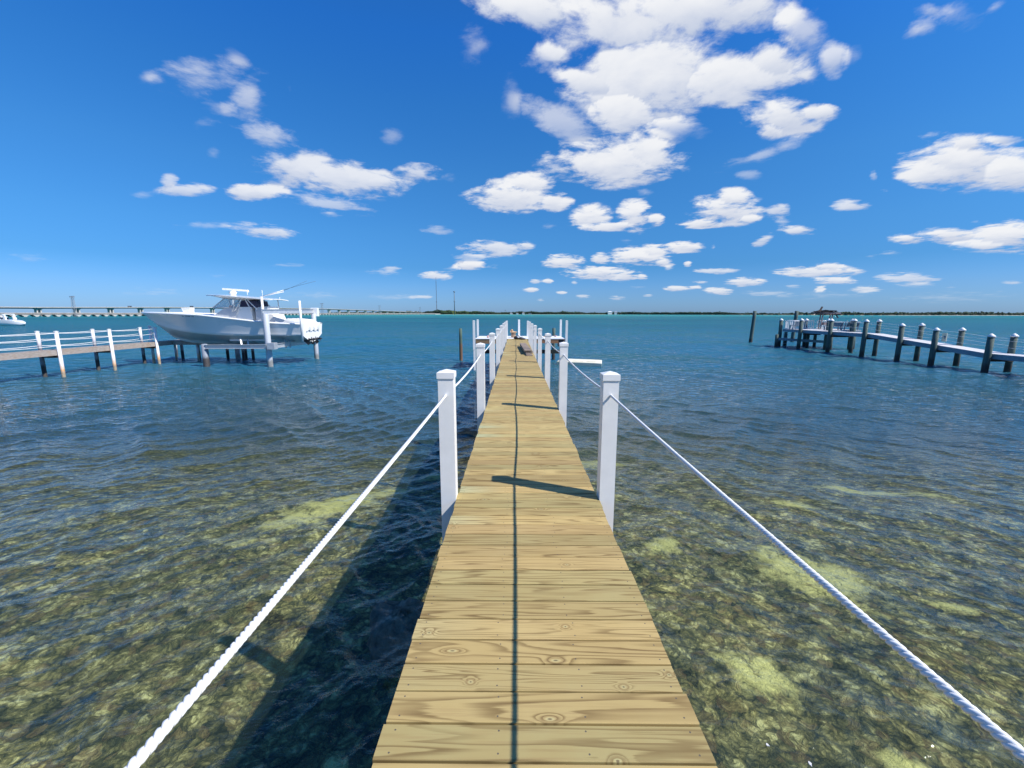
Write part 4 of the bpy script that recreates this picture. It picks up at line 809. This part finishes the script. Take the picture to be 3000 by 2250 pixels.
# ------------------------------------------------------------------ white cruiser far left
cr = empty('motor_cruiser', (-148.2, 125, 0)); tag(cr, 'white motor cruiser moored in open water at the far left edge', 'boat')
hu = MB()
for sd_ in (-1, 1): hu.grid([[(x, sd_ * b * f, z0 + (z1 - z0) * g) for f, g in ((.0, 0), (.75, .12), (.95, .5), (1, 1))] for x, b, z0, z1 in ((3.4, .1, .5, .62), (2.6, .8, .0, 1.0), (1.2, 1.3, -.2, 1.45), (-.5, 1.5, -.2, 1.7), (-3.5, 1.5, -.2, 1.8), (-6., 1.4, -.2, 1.7))])
hu.grid([[(x, -b, z), (x, b, z + .01)] for x, b, z in ((3.4, .1, .62), (2.6, .8, 1.0), (1.2, 1.3, 1.45), (-.5, 1.5, 1.7), (-3.5, 1.5, 1.8), (-6., 1.4, 1.7))]); hu.build('hull', 'gel', cr)
ar = MB()
for y in (-1.2, 1.2): ar.bar((-.9, y, 1.5), (-1.3, y, 3.3), .35, .6, (1, 0, 0))
ar.bar((-1.3, -1.3, 3.35), (-1.3, 1.3, 3.35), .8, .2); ar.bar((-1.3, -1.2, 3.35), (-3.6, -1.2, 3.3), .3, .15); ar.bar((-1.3, 1.2, 3.35), (-3.6, 1.2, 3.3), .3, .15); ar.build('arch', 'gel', cr)
box8(cb := MB(), (-5, -2.4, -1.1, 1.1, 1.7), (-4.8, -2.9, -1., 1., 2.6)); cb.build('cabin', 'gel', cr)
box8(cb := MB(), (-4.9, -2.32, -1.12, 1.12, 1.95), (-4.8, -2.7, -1.03, 1.03, 2.45)); cb.build('window', 'darkglass', cr)
MB().blob((.5, 0, 2.0), (.5, .4, .5), 8, .1, 3).build('engine_cover', 'canvas', cr)

# ------------------------------------------------------------------ right dock, grey boards on capped piles
rd = empty('dock', (29.3, 34, 0)); tag(rd, 'grey timber dock with a ramp and white capped piles right of the pier', 'dock')
RX0, RX1 = 29.05, 30.25
def rz(y): return float(np.interp(y, [18, 26.3, 35.3, 50], [1.13, 1.15, 1.93, 1.93]))
mb = MB(); y = 18.
while y < 44.3:
    z0, z1 = rz(y), rz(y + .142); mb.add([(RX0, y, z0 - .04), (RX1, y, z0 - .04), (RX0, y + .137, z1 - .04), (RX1, y + .137, z1 - .04), (RX0, y, z0), (RX1, y, z0), (RX0, y + .137, z1), (RX1, y + .137, z1)], [(0, 2, 3, 1), (4, 5, 7, 6), (0, 1, 5, 4), (2, 6, 7, 3), (0, 4, 6, 2), (1, 3, 7, 5)]); y += .142
part(mb, 'deck', 'decktop', rd)
for x in (RX0 - .022, RX1 + .022):
    for a, b in ((18., 26.3), (26.3, 35.3), (35.3, 44.4)):
        part(MB().bar((x, a, rz(a) - .16), (x, b, rz(b) - .16), .04, .30), 'edge_beam', 'bluegrey', rd)
mb = MB(); x = RX0
while x < 34.2: mb.box(x, x + .137, 42.6, 46.6, 1.89, 1.932, .002); x += .142
mb.v = [(x_, y_, z_ + .004) for x_, y_, z_ in mb.v]
part(mb, 'end_platform', 'decktop', rd)
for a, b in (((RX1 + .05, 42.56), (34.25, 42.56)), ((RX0, 46.64), (34.25, 46.64)), ((RX0 - .02, 44.5), (RX0 - .02, 46.6)), ((34.27, 42.6), (34.27, 46.6))):
    part(MB().bar((a[0], a[1], 1.76), (b[0], b[1], 1.76), .04, .25), 'edge_beam', 'bluegrey', rd)
def rpile(x, y, z1, r=.16, cap=True, m_='greenpile', lean=.0):
    mb = MB(); mb.tube([(x - lean * (z1 + 2), y, -3.), (x - lean * z1 * .5, y, z1 * .5), (x, y, z1)], [r * 1.06, r * 1.03, r], 12); po = part(mb, 'pile', m_, rd)
    if cap:
        mb = MB(); mb.tube([(x, y, z1 - .02), (x, y, z1 + .05), (x, y, z1 + .20)], [r * 1.18, r * 1.18, .02], 12); part(mb, 'cap', 'vinyl', rd, po)
for y, dz in ((26.03, 1.03), (29.45, 1.0), (32.1, 1.0), (35.4, .97), (39.3, .98), (43.4, .95)):
    rpile(RX0 - .22, y, rz(y) + dz, .165, lean=.018)
for y, dz in ((26.25, 1.03), (29.35, 1.02), (32.3, 1.0), (36.1, .97), (38.7, .98), (41.9, .95)):
    rpile(RX1 + .22, y, rz(y) + dz, .16, lean=.02)
for y in (22.5, 19.): rpile(RX0 - .22, y, rz(y) + 1.03, .165); rpile(RX1 + .22, y, rz(y) + 1.03, .165)
for y in (26.1, 29.4, 32.2, 35.6, 39., 42.9):
    part(MB().bar((RX0 - .25, y, rz(y) - .40), (RX1 + .25, y, rz(y) - .40), .10, .18), 'cross_beam', 'darkbeam', rd)
for x, y, z1 in ((30.0, 24.6, .7), (RX0 + .1, 46.2, 1.6), (30.6, 44.8, 1.6), (31.9, 44., 1.6), (31.2, 42.3, 1.6), (33.9, 42.9, 1.6), (33.9, 46.3, 1.6), (32.4, 46.3, 1.6)):
    rpile(x, y, z1, .15, False)
for x, y in ((28.95, 46.9), (31.7, 46.9), (33.2, 42.4), (34.4, 44.)): rpile(x, y, 2.83, .17)
# low landing on the left end
part(MB().box(28.1, 28.3, 45.4, 45.5, .75, .95), 'low_beam', 'bluegrey', rd)
part(MB().bar((28.2, 46.1, .86), (31.8, 42.9, .72), .10, .26), 'low_beam', 'bluegrey', rd)
rpile(28.15, 46.1, 1.35, .15, False)
lad = MB()
for x in (28.75, 29.15): lad.tube([(x, 45.9, .0), (x, 45.9, 1.35), (x, 46.05, 1.5)], .025, 6)
for k in range(4): lad.tube([(28.75, 45.9, .1 + .3 * k), (29.15, 45.9, .1 + .3 * k)], .022, 6)
part(lad, 'ladder', 'alu', rd)
# picket railings of the end platform
def picket(a, b, z0, h, n, name='railing'):
    mb = MB(); A_ = Vector((*a, z0)); B_ = Vector((*b, z0))
    mb.bar(A_ + Vector((0, 0, h)), B_ + Vector((0, 0, h)), .09, .06); mb.bar(A_ + Vector((0, 0, .08)), B_ + Vector((0, 0, .08)), .05, .07)
    for k in range(n + 1): p_ = A_.lerp(B_, k / n); mb.bar(p_ + Vector((0, 0, .08)), p_ + Vector((0, 0, h)), .045, .045)
    return part(mb, name, 'comp', rd)
picket((29.3, 46.5), (32.2, 46.5), 1.94, .88, 14); picket((29.15, 44.9), (29.15, 46.4), 1.94, .86, 6); picket((32.6, 46.5), (34.1, 46.5), 1.94, .86, 8)
for x, lab in ((RX0 - .22, 'near'), (RX1 + .22, 'far')):
    for k, dz in enumerate((.86, .45)):
        mb = MB(); ys = [18., 22.5, 26.1, 29.4, 32.2, 35.7, 39., 42.6]
        pts = [(x, a, rz(a) + dz - (.04 if q else 0)) for a0, a1 in zip(ys, ys[1:]) for q, a in ((0, a0), (1, (a0 + a1) / 2))] + [(x, ys[-1], rz(ys[-1]) + dz)]
        mb.tube(pts, .008, 5); tag(mb.build('handrail_rope', 'rope'), f'{"upper" if k == 0 else "lower"} thin rope strung between the {lab} row of white capped piles', 'rope', 'thin ropes along the grey dock')
def bench(name, loc, rot, wd, label, m_, h=.86):
    e = empty(name, loc); e.rotation_euler = (0, 0, rot); tag(e, label, 'bench')
    b = MB()
    for k in range(int(wd / .3)):
        x = -wd / 2 + .15 + .3 * k; b.bar((x, .0, .30), (x, .20, h), .27, .03, (0, 1, 0))
    b.build('backrest', m_, e); MB().box(-wd / 2, wd / 2, -.45, .0, .40, .45).build('seat', m_, e)
    for x in (-wd / 2 + .06, wd / 2 - .06):
        MB().bar((x, -.4, 0.003), (x, -.4, .40), .08, .08).build('leg', m_, e); MB().bar((x, .05, 0.003), (x, .2, h - .05), .08, .08).build('leg', m_, e)
    MB().bar((-wd / 2, .21, h), (wd / 2, .21, h), .09, .05).build('top_rail', 'comp', e)
bench('bench', (29.35, 44.75, 1.936), R(180), 1.15, 'pale green blue bench seen from behind at the left end of the grey dock', 'bluegrey')
bench('bench', (31.7, 42.75, 1.936), R(180), 1.5, 'blue grey slatted bench seen from behind, left of the other one', 'greypaint', .80)
bench('bench', (33.35, 42.8, 1.936), R(180), 1.45, 'blue grey slatted bench seen from behind at the right end of the platform', 'greypaint', .80)
# small hut frame with a collapsed thatched roof
hut = empty('thatched_shelter', (32.6, 45.4, 1.936)); hut.scale = (.80, .85, .95); tag(hut, 'small weathered shelter on four thin posts with a ragged collapsing thatch roof', 'shelter')
for x, y, tx in ((-.95, -.6, .16), (-.35, .55, .12), (.35, -.6, .10), (.85, .55, .22)):
    MB().bar((x, y, .0), (x + tx, y, 1.75), .10, .10).build('post', 'rot', hut)
MB().bar((-.7, -.62, .62), (.95, -.62, .62), .35, .30).build('counter', 'rot', hut)
fr_ = MB()
for a, b in (((-1.2, -.75, 1.78), (1.45, -.75, 1.72)), ((-1.2, .75, 1.78), (1.45, .75, 1.72)), ((-1.15, -.8, 1.80), (-1.15, .8, 1.80)), ((1.4, -.8, 1.74), (1.4, .8, 1.74))): fr_.bar(a, b, .10, .13)
fr_.build('roof_frame', 'rot', hut)
th_ = MB(); rr = random.Random(5)
for k in range(160):
    x = rr.uniform(-1.2, 1.0); y = rr.uniform(-.8, .8); z = 1.86 + .22 * math.sin((x + 1.2) / 2.4 * math.pi) + rr.uniform(-.06, .08); a = rr.uniform(0, 3.1); l = rr.uniform(.2, .45)
    th_.bar((x - l * math.cos(a) * .8, y - l * math.sin(a), z - .07), (x + l * math.cos(a) * .8, y + l * math.sin(a), z - rr.uniform(0, .16)), .09, .04)
th_.bar((-1.35, -.5, 1.84), (-.9, -.2, 2.0), .3, .25); th_.bar((.7, -.6, 1.8), (1.15, -.65, 1.25), .12, .1); th_.bar((-1., -.3, 2.05), (-.5, .1, 2.42), .18, .12)
th_.build('roof', 'thatch', hut)
sg = empty('sign_board', (29.32, 29.35, 1.38)); tag(sg, 'small cream sign board fixed beside a white capped pile on the ramp', 'sign')
MB().box(.0, .03, -.16, .16, .30, .88).build('panel', 'float', sg); MB().bar((-.25, 0, .6), (.0, 0, .6), .05, .05).build('bracket', 'alu', sg)
MB().box(-.004, -.001, -.10, .02, .50, .68).build('marking', 'greypaint', sg)

# ------------------------------------------------------------------ old arched bridge and new high bridge
def along(p0, d, n): return Vector((p0[0] + d[0] * n, p0[1] + d[1] * n, 0))
ob0 = (-523.0, 451.); od = (2.18, 8.98)
old = empty('old_bridge', (ob0[0], ob0[1], 0)); tag(old, 'long low old bridge on rows of arched concrete piers at the left', 'bridge')
dirv = Vector((od[0], od[1], 0)).normalized(); nrm = Vector((-dirv.y, dirv.x, 0))
N0, N1 = -6, 112; A_ = along(ob0, od, N0 - .5); B_ = along(ob0, od, N1 + .5)
def seg(mb, a, b, z0, z1, w_):
    a = Vector(a); b = Vector(b); vs = [(p_.x + s_ * nrm.x * w_ / 2, p_.y + s_ * nrm.y * w_ / 2, z) for z in (z0, z1) for s_ in (-1, 1) for p_ in (a, b)]
    return mb.add(vs, [(0, 2, 3, 1), (4, 5, 7, 6), (0, 1, 5, 4), (2, 6, 7, 3), (0, 4, 6, 2), (1, 3, 7, 5)])
part(seg(seg(MB(), A_, B_, 2.35, 3.45, 7), A_, B_, 3.45, 3.95, 7.5), 'roadway', 'concold', old)
part(seg(MB(), A_, B_, 3.951, 4.25, 6.6), 'parapet', 'conc', old)
pier_me = None
def arch_pier(mb, c):
    L_ = (Vector((od[0], od[1], 0))).length
    for k in range(4):   # piers flare into the deck as half arches
        z0 = (-1, .6, 1.25, 1.9)[k]; z1 = (.6, 1.25, 1.9, 2.35)[k]; hw = (.13, .19, .29, .40)[k] * L_
        seg(mb, c - dirv * hw, c + dirv * hw, z0, z1 - .004, 6.2)
proto = MB(); arch_pier(proto, Vector((0, 0, 0)))
p0_ = proto.build('bridge_pier', 'conc'); p0_.parent = old; first = True
far = MB()
for n in range(N0, N1):
    c = along(ob0, od, n)
    if n < N0 + 99:
        o = p0_ if first else p0_.copy()
        if not first: COL.objects.link(o); o.parent = old
        first = False; o.location = (c.x - ob0[0], c.y - ob0[1], 0)
    else: arch_pier(far, c - Vector((ob0[0], ob0[1], 0)))
fo_ = far.build('far_bridge_piers', 'conc', old); fo_['kind'] = 'stuff'
E2 = along(ob0, od, N1)
ab = MB(); seg(ab, E2, E2 + dirv * 45, -1, 2.6, 9); part(ab, 'abutment', 'conc', old)

nb0 = (-629., 560.); nd = (.0178 * 553, .072 * 553 / .986)
new = empty('highway_bridge', (nb0[0], nb0[1], 0)); tag(new, 'long high concrete road bridge on paired piers rising behind the old bridge', 'bridge')
prof = lambda n: float(np.interp(n, [-5, 0, 4, 8, 11, 14, 20, 26, 31, 36], [11.0, 11.9, 14.2, 15.2, 15.7, 15.6, 12.3, 8.6, 5.7, 4.6]))
dirv = Vector((nd[0], nd[1], 0)).normalized(); nrm = Vector((-dirv.y, dirv.x, 0))
gd = MB(); tp = MB()
def ring(n, h0, h1, w_): p_ = along(nb0, nd, n); z = prof(n); return [(p_.x + s_ * nrm.x * w_ / 2, p_.y + s_ * nrm.y * w_ / 2, z + h) for s_, h in ((-1, h0), (1, h0), (1, h1), (-1, h1))]
ns = np.arange(-5, 36.01, .5)
gd.grid([ring(n, -2.5, -.95, 7.5) for n in ns], False, True); tp.grid([ring(n, -.94, 0.0, 12.) for n in ns], False, True)
part(gd, 'girder', 'concdark', new); part(tp, 'roadway', 'conc', new)
for n in range(-4, 34):
    p_ = along(nb0, nd, n); zt = prof(n) - 2.51; mb = MB()
    if zt < 2.2: continue
    for s_ in (-1, 1):
        c = p_ + dirv * s_ * 1.9; mb.bar((c.x, c.y, -2), (c.x, c.y, zt), 1.3, 5.0, nrm)
    seg(mb, p_ - dirv * 3.4, p_ + dirv * 3.4, zt - .45, zt - .005, 6.); part(mb, 'bridge_pier', 'conc', new)
def vehicle(n, off, label, L_, h, m_, name, cat, cab=None):
    p_ = along(nb0, nd, n) + nrm * off; e = empty(name, (p_.x, p_.y, prof(n) + .0)); e.rotation_euler = (0, 0, math.atan2(dirv.y, dirv.x)); tag(e, label, cat)
    MB().box(-L_ / 2, L_ / 2, -1.2, 1.2, .7, h, .15).build('body', m_, e)
    if cab: MB().box(L_ / 2 + .2, L_ / 2 + 2.1, -1.15, 1.15, .6, cab, .3).build('cab', 'mast', e)
    for x in (-L_ / 2 + .9, L_ / 2 - .9):
        w2 = MB(); w2.tube([(x, -1.25, .42), (x, 1.25, .42)], .42, 10); w2.build('wheel', 'blackp', e)
vehicle(6.95, -2.6, 'truck with a salmon coloured box crossing the high bridge behind the boat console', 9.5, 3.9, 'truckbox', 'truck', 'truck', 3.2)
vehicle(2.6, -2.6, 'small dark car on the high bridge left of the boat bow', 4.6, 1.6, 'carpaint', 'car', 'car')
vehicle(5.0, -2.6, 'dark van on the high bridge above the boat anchor locker', 5.2, 2.1, 'carpaint', 'car', 'van')
vehicle(9.6, -2.6, 'dark car on the high bridge above the boat stern', 4.6, 1.7, 'carpaint', 'car', 'car')

# ------------------------------------------------------------------ power pylons and masts
def pylon(x, y, h, label):
    e = empty('power_pylon', (x, y, 0)); tag(e, label, 'pylon', 'power pylons beside the bridge')
    d = Vector((.24, .97, 0)); r_ = Vector((.97, -.24, 0)); b = MB()
    for s_ in (-1, 1):
        f0 = r_ * s_ * 2.6; f1 = r_ * s_ * 1.35
        for q in (-1, 1):
            b.bar(f0 + d * q * .9 + Vector((0, 0, -1)), f1 + d * q * .35 + Vector((0, 0, h - 1)), .24, .24)
    for k in range(8):
        z = 2.5 + k * (h - 4) / 8; z2 = z + (h - 4) / 8; w1 = 2.6 - 1.25 * z / h; w2 = 2.6 - 1.25 * z2 / h
        b.bar(r_ * -w1 + Vector((0, 0, z)), r_ * w2 + Vector((0, 0, z2)), .13, .13); b.bar(r_ * w1 + Vector((0, 0, z)), r_ * -w2 + Vector((0, 0, z2)), .13, .13)
    b.build('lattice', 'steel', e)
    a = MB(); a.bar(r_ * -3.9 + Vector((0, 0, h - 1)), r_ * 3.9 + Vector((0, 0, h - 1)), .3, .45); a.build('cross_arm', 'steel', e)
    i_ = MB()
    for s_ in (-3.5, 0, 3.5): i_.tube([tuple(r_ * s_ + Vector((0, 0, h - 1.1))), tuple(r_ * s_ + Vector((0, 0, h - 2.6)))], .16, 6)
    i_.build('insulator', 'steel', e)
pylon(-471.8, 455, 22.5, 'nearest lattice power pylon, standing in front of the bridges at the left')
pylon(-356.2, 788, 22.5, 'power pylon standing right behind the boat lift top beam')
pylon(-323.2, 1018, 22.5, 'third power pylon from the left, in front of the old bridge')
pylon(-294.5, 1320, 22.5, 'farthest faint power pylon near the bridge end')
m1 = empty('radio_mast', (-331.3, 1800, 0)); tag(m1, 'very tall thin guyed radio mast behind the tree line', 'mast')
MB().bar((0, 0, 0), (0, 0, 40), 2.4, 2.4).build('lower_mast', 'mast', m1); MB().bar((0, 0, 40), (0, 0, 135), 1.7, 1.7).build('upper_mast', 'mast', m1); MB().bar((0, 0, 135), (0, 0, 152), .8, .8).build('antenna', 'mast', m1)
MB().tube([(0, 0, 49), (0, 0, 52)], 2.4, 8).build('dish_ring', 'mast', m1)
m2 = empty('cell_tower', (-199.6, 1400, 0)); tag(m2, 'shorter dark cell tower with a flat top right of the tall mast', 'tower')
MB().tube([(0, 0, 0), (0, 0, 72)], [1.5, 1.0], 8).build('pole', 'mast', m2); MB().tube([(0, 0, 71), (0, 0, 74)], 3., 10).build('antenna_ring', 'mast', m2); MB().tube([(0, 0, 40), (0, 0, 42)], 2.4, 8).build('antenna_ring', 'mast', m2)
for x, y, lab in ((-146., 1000, 'left one of two thin yellow channel markers far off before the trees'), (-141.5, 1000, 'right one of two thin yellow channel markers far off before the trees')):
    tag(MB().bar((0, 0, -1), (0, 0, 9.2), .5, .5).build('channel_marker', 'yellow', None, (x, y, 0)), lab, 'marker', 'yellow channel markers')

# ------------------------------------------------------------------ far shore
SH = [(-1000, 2300, 9.), (-622, 1900, 10.), (-430, 1680, 12.5), (-264, 1500, 14.), (-130, 1470, 10.5), (-12, 1450, 9.5), (150, 1400, 8.6), (310, 1350, 8.0), (420, 1150, 7.), (506, 1000, 6.2), (600, 870, 5.9), (670, 780, 5.7), (760, 730, 5.4), (820, 700, 5.3), (1000, 620, 5.2), (1300, 500, 5.)]
sx = np.array([q[0] for q in SH]); sy = np.array([q[1] for q in SH]); shh = np.array([q[2] for q in SH])
land = MB(); rows = []
for x, y, h in SH: rows.append([(x, y - 6, -.8), (x, y - 3, .15), (x, y + 1, .7), (x + 20, y + 60, 1.2), (x + 100, y + 900, 1.0)])
land.grid(rows, False); tag(land.build('shore', 'sand'), kind='structure')
def icotri():
    t_ = (1 + 5 ** .5) / 2; v = [(-1, t_, 0), (1, t_, 0), (-1, -t_, 0), (1, -t_, 0), (0, -1, t_), (0, 1, t_), (0, -1, -t_), (0, 1, -t_), (t_, 0, -1), (t_, 0, 1), (-t_, 0, -1), (-t_, 0, 1)]
    f = [(0, 11, 5), (0, 5, 1), (0, 1, 7), (0, 7, 10), (0, 10, 11), (1, 5, 9), (5, 11, 4), (11, 10, 2), (10, 7, 6), (7, 1, 8), (3, 9, 4), (3, 4, 2), (3, 2, 6), (3, 6, 8), (3, 8, 9), (4, 9, 5), (2, 4, 11), (6, 2, 10), (8, 6, 7), (9, 8, 1)]
    return [tuple(c / 1.9 for c in q) for q in v], f
IV, IF = icotri()
def wood(x0, x1, n, name, m_, label, dy=(0, 30), hs_=1.):
    mb = MB(); rr = random.Random(hash(name) % 1000 if False else int(x0) + n)
    for k in range(n):
        x = rr.uniform(x0, x1); y = float(np.interp(x, sx, sy)); h = float(np.interp(x, sx, shh)) * hs_
        back = rr.uniform(*dy); hh = h * (1 + .22 * math.sin(x * .031) * math.sin(x * .011 + 2) + .10 * math.sin(x * .13)); top = rr.random() ** .6
        r_ = rr.uniform(1.1, 2.6) * (hh / 9) ** .5; z = .4 + (hh - r_ * .7) * top * (.5 + .5 * rr.random()) + (rr.random() < .04) * rr.uniform(.5, 2.2)
        jx = rr.uniform(.8, 1.7); ang_ = rr.uniform(0, 6.28); ca, sa = math.cos(ang_), math.sin(ang_)
        mb.add([(x + (a * ca - b * sa) * r_ * jx, y + back + (a * sa + b * ca) * r_, z + c * r_ * .8 * rr.uniform(.8, 1.2)) for a, b, c in IV], IF)
    o = mb.build(name, m_); tag(o, label, 'trees', kind='stuff')
wood(-1000, -262, 4200, 'shoreline_trees', 'leafA', 'dark far tree line behind the bridge end')
wood(-262, -128, 1800, 'shoreline_trees', 'leafB', 'brighter green mangroves where the bridge meets the shore')
wood(-135, 500, 6000, 'shoreline_trees', 'leafA', 'long low mangrove shore in the middle distance of the horizon')
wood(500, 1290, 5200, 'shoreline_trees', 'leafA', 'low dark mangrove shore along the right side of the horizon')
tm = MB()
def far_tree(x, y, h, label):
    e = empty('palm_tree', (x, y, .5)); tag(e, label, 'tree'); MB().tube([(0, 0, 0), (.3, 0, h * .8)], [.3, .2], 6).build('trunk', 'rot', e)
    c = MB(); rr = random.Random(int(x))
    for k in range(26):
        a = rr.uniform(0, 6.28); l = rr.uniform(1.6, 3.); c.bar((.3, 0, h * .8), (.3 + l * math.cos(a), l * math.sin(a), h * .8 + rr.uniform(-1., 1.6)), .5, .1)
    c.build('crown', 'leafA', e)
far_tree(-36, 1465, 16, 'pale thin tree rising above the far shore left of the pier posts')
far_tree(-108, 1480, 15, 'dark tree top sticking out of the far shore right of the cell tower')
far_tree(52, 1445, 13, 'single tree top above the far shore over the middle of the pier')
def house(x, y, w_, d_, h, label, rf='roof'):
    e = empty('house', (x, y, .3)); tag(e, label, 'house', 'white houses on the far shore')
    MB().box(-w_ / 2, w_ / 2, 0, d_, 0, h).build('wall', 'house', e)
    r_ = MB(); r_.add([(-w_ / 2 - .6, -.6, h + .01), (w_ / 2 + .6, -.6, h + .01), (w_ / 2 + .6, d_ + .6, h + .01), (-w_ / 2 - .6, d_ + .6, h + .01), (-w_ / 4, d_ / 2, h + 2.2), (w_ / 4, d_ / 2, h + 2.2)], [(3, 2, 1, 0), (0, 1, 5, 4), (1, 2, 5), (2, 3, 4, 5), (3, 0, 4)]); r_.build('roof', rf, e)
    for k in (-1, 0, 1): MB().box(k * w_ / 3.4 - .7, k * w_ / 3.4 + .7, -.06, -.01, h * .45, h * .8).build('window', 'darkglass', e)
house(-15, 1441, 9, 8, 2.6, 'leftmost tiny white house at the water between the left and right posts')
house(5, 1441, 8, 8, 3.2, 'tiny white house second from the left on the far shore')
house(26, 1436, 10, 8, 3.8, 'tiny white house with the tallest wall on the far shore left of the middle post')
house(48, 1432, 9, 8, 3.4, 'rightmost of the four tiny white houses on the far shore')
house(296, 1349, 13, 10, 7.2, 'wide white building standing above the trees further right on the far shore', 'house')
house(312, 1338, 8, 10, 6.4, 'narrower pale building right next to the wide white one on the far shore')
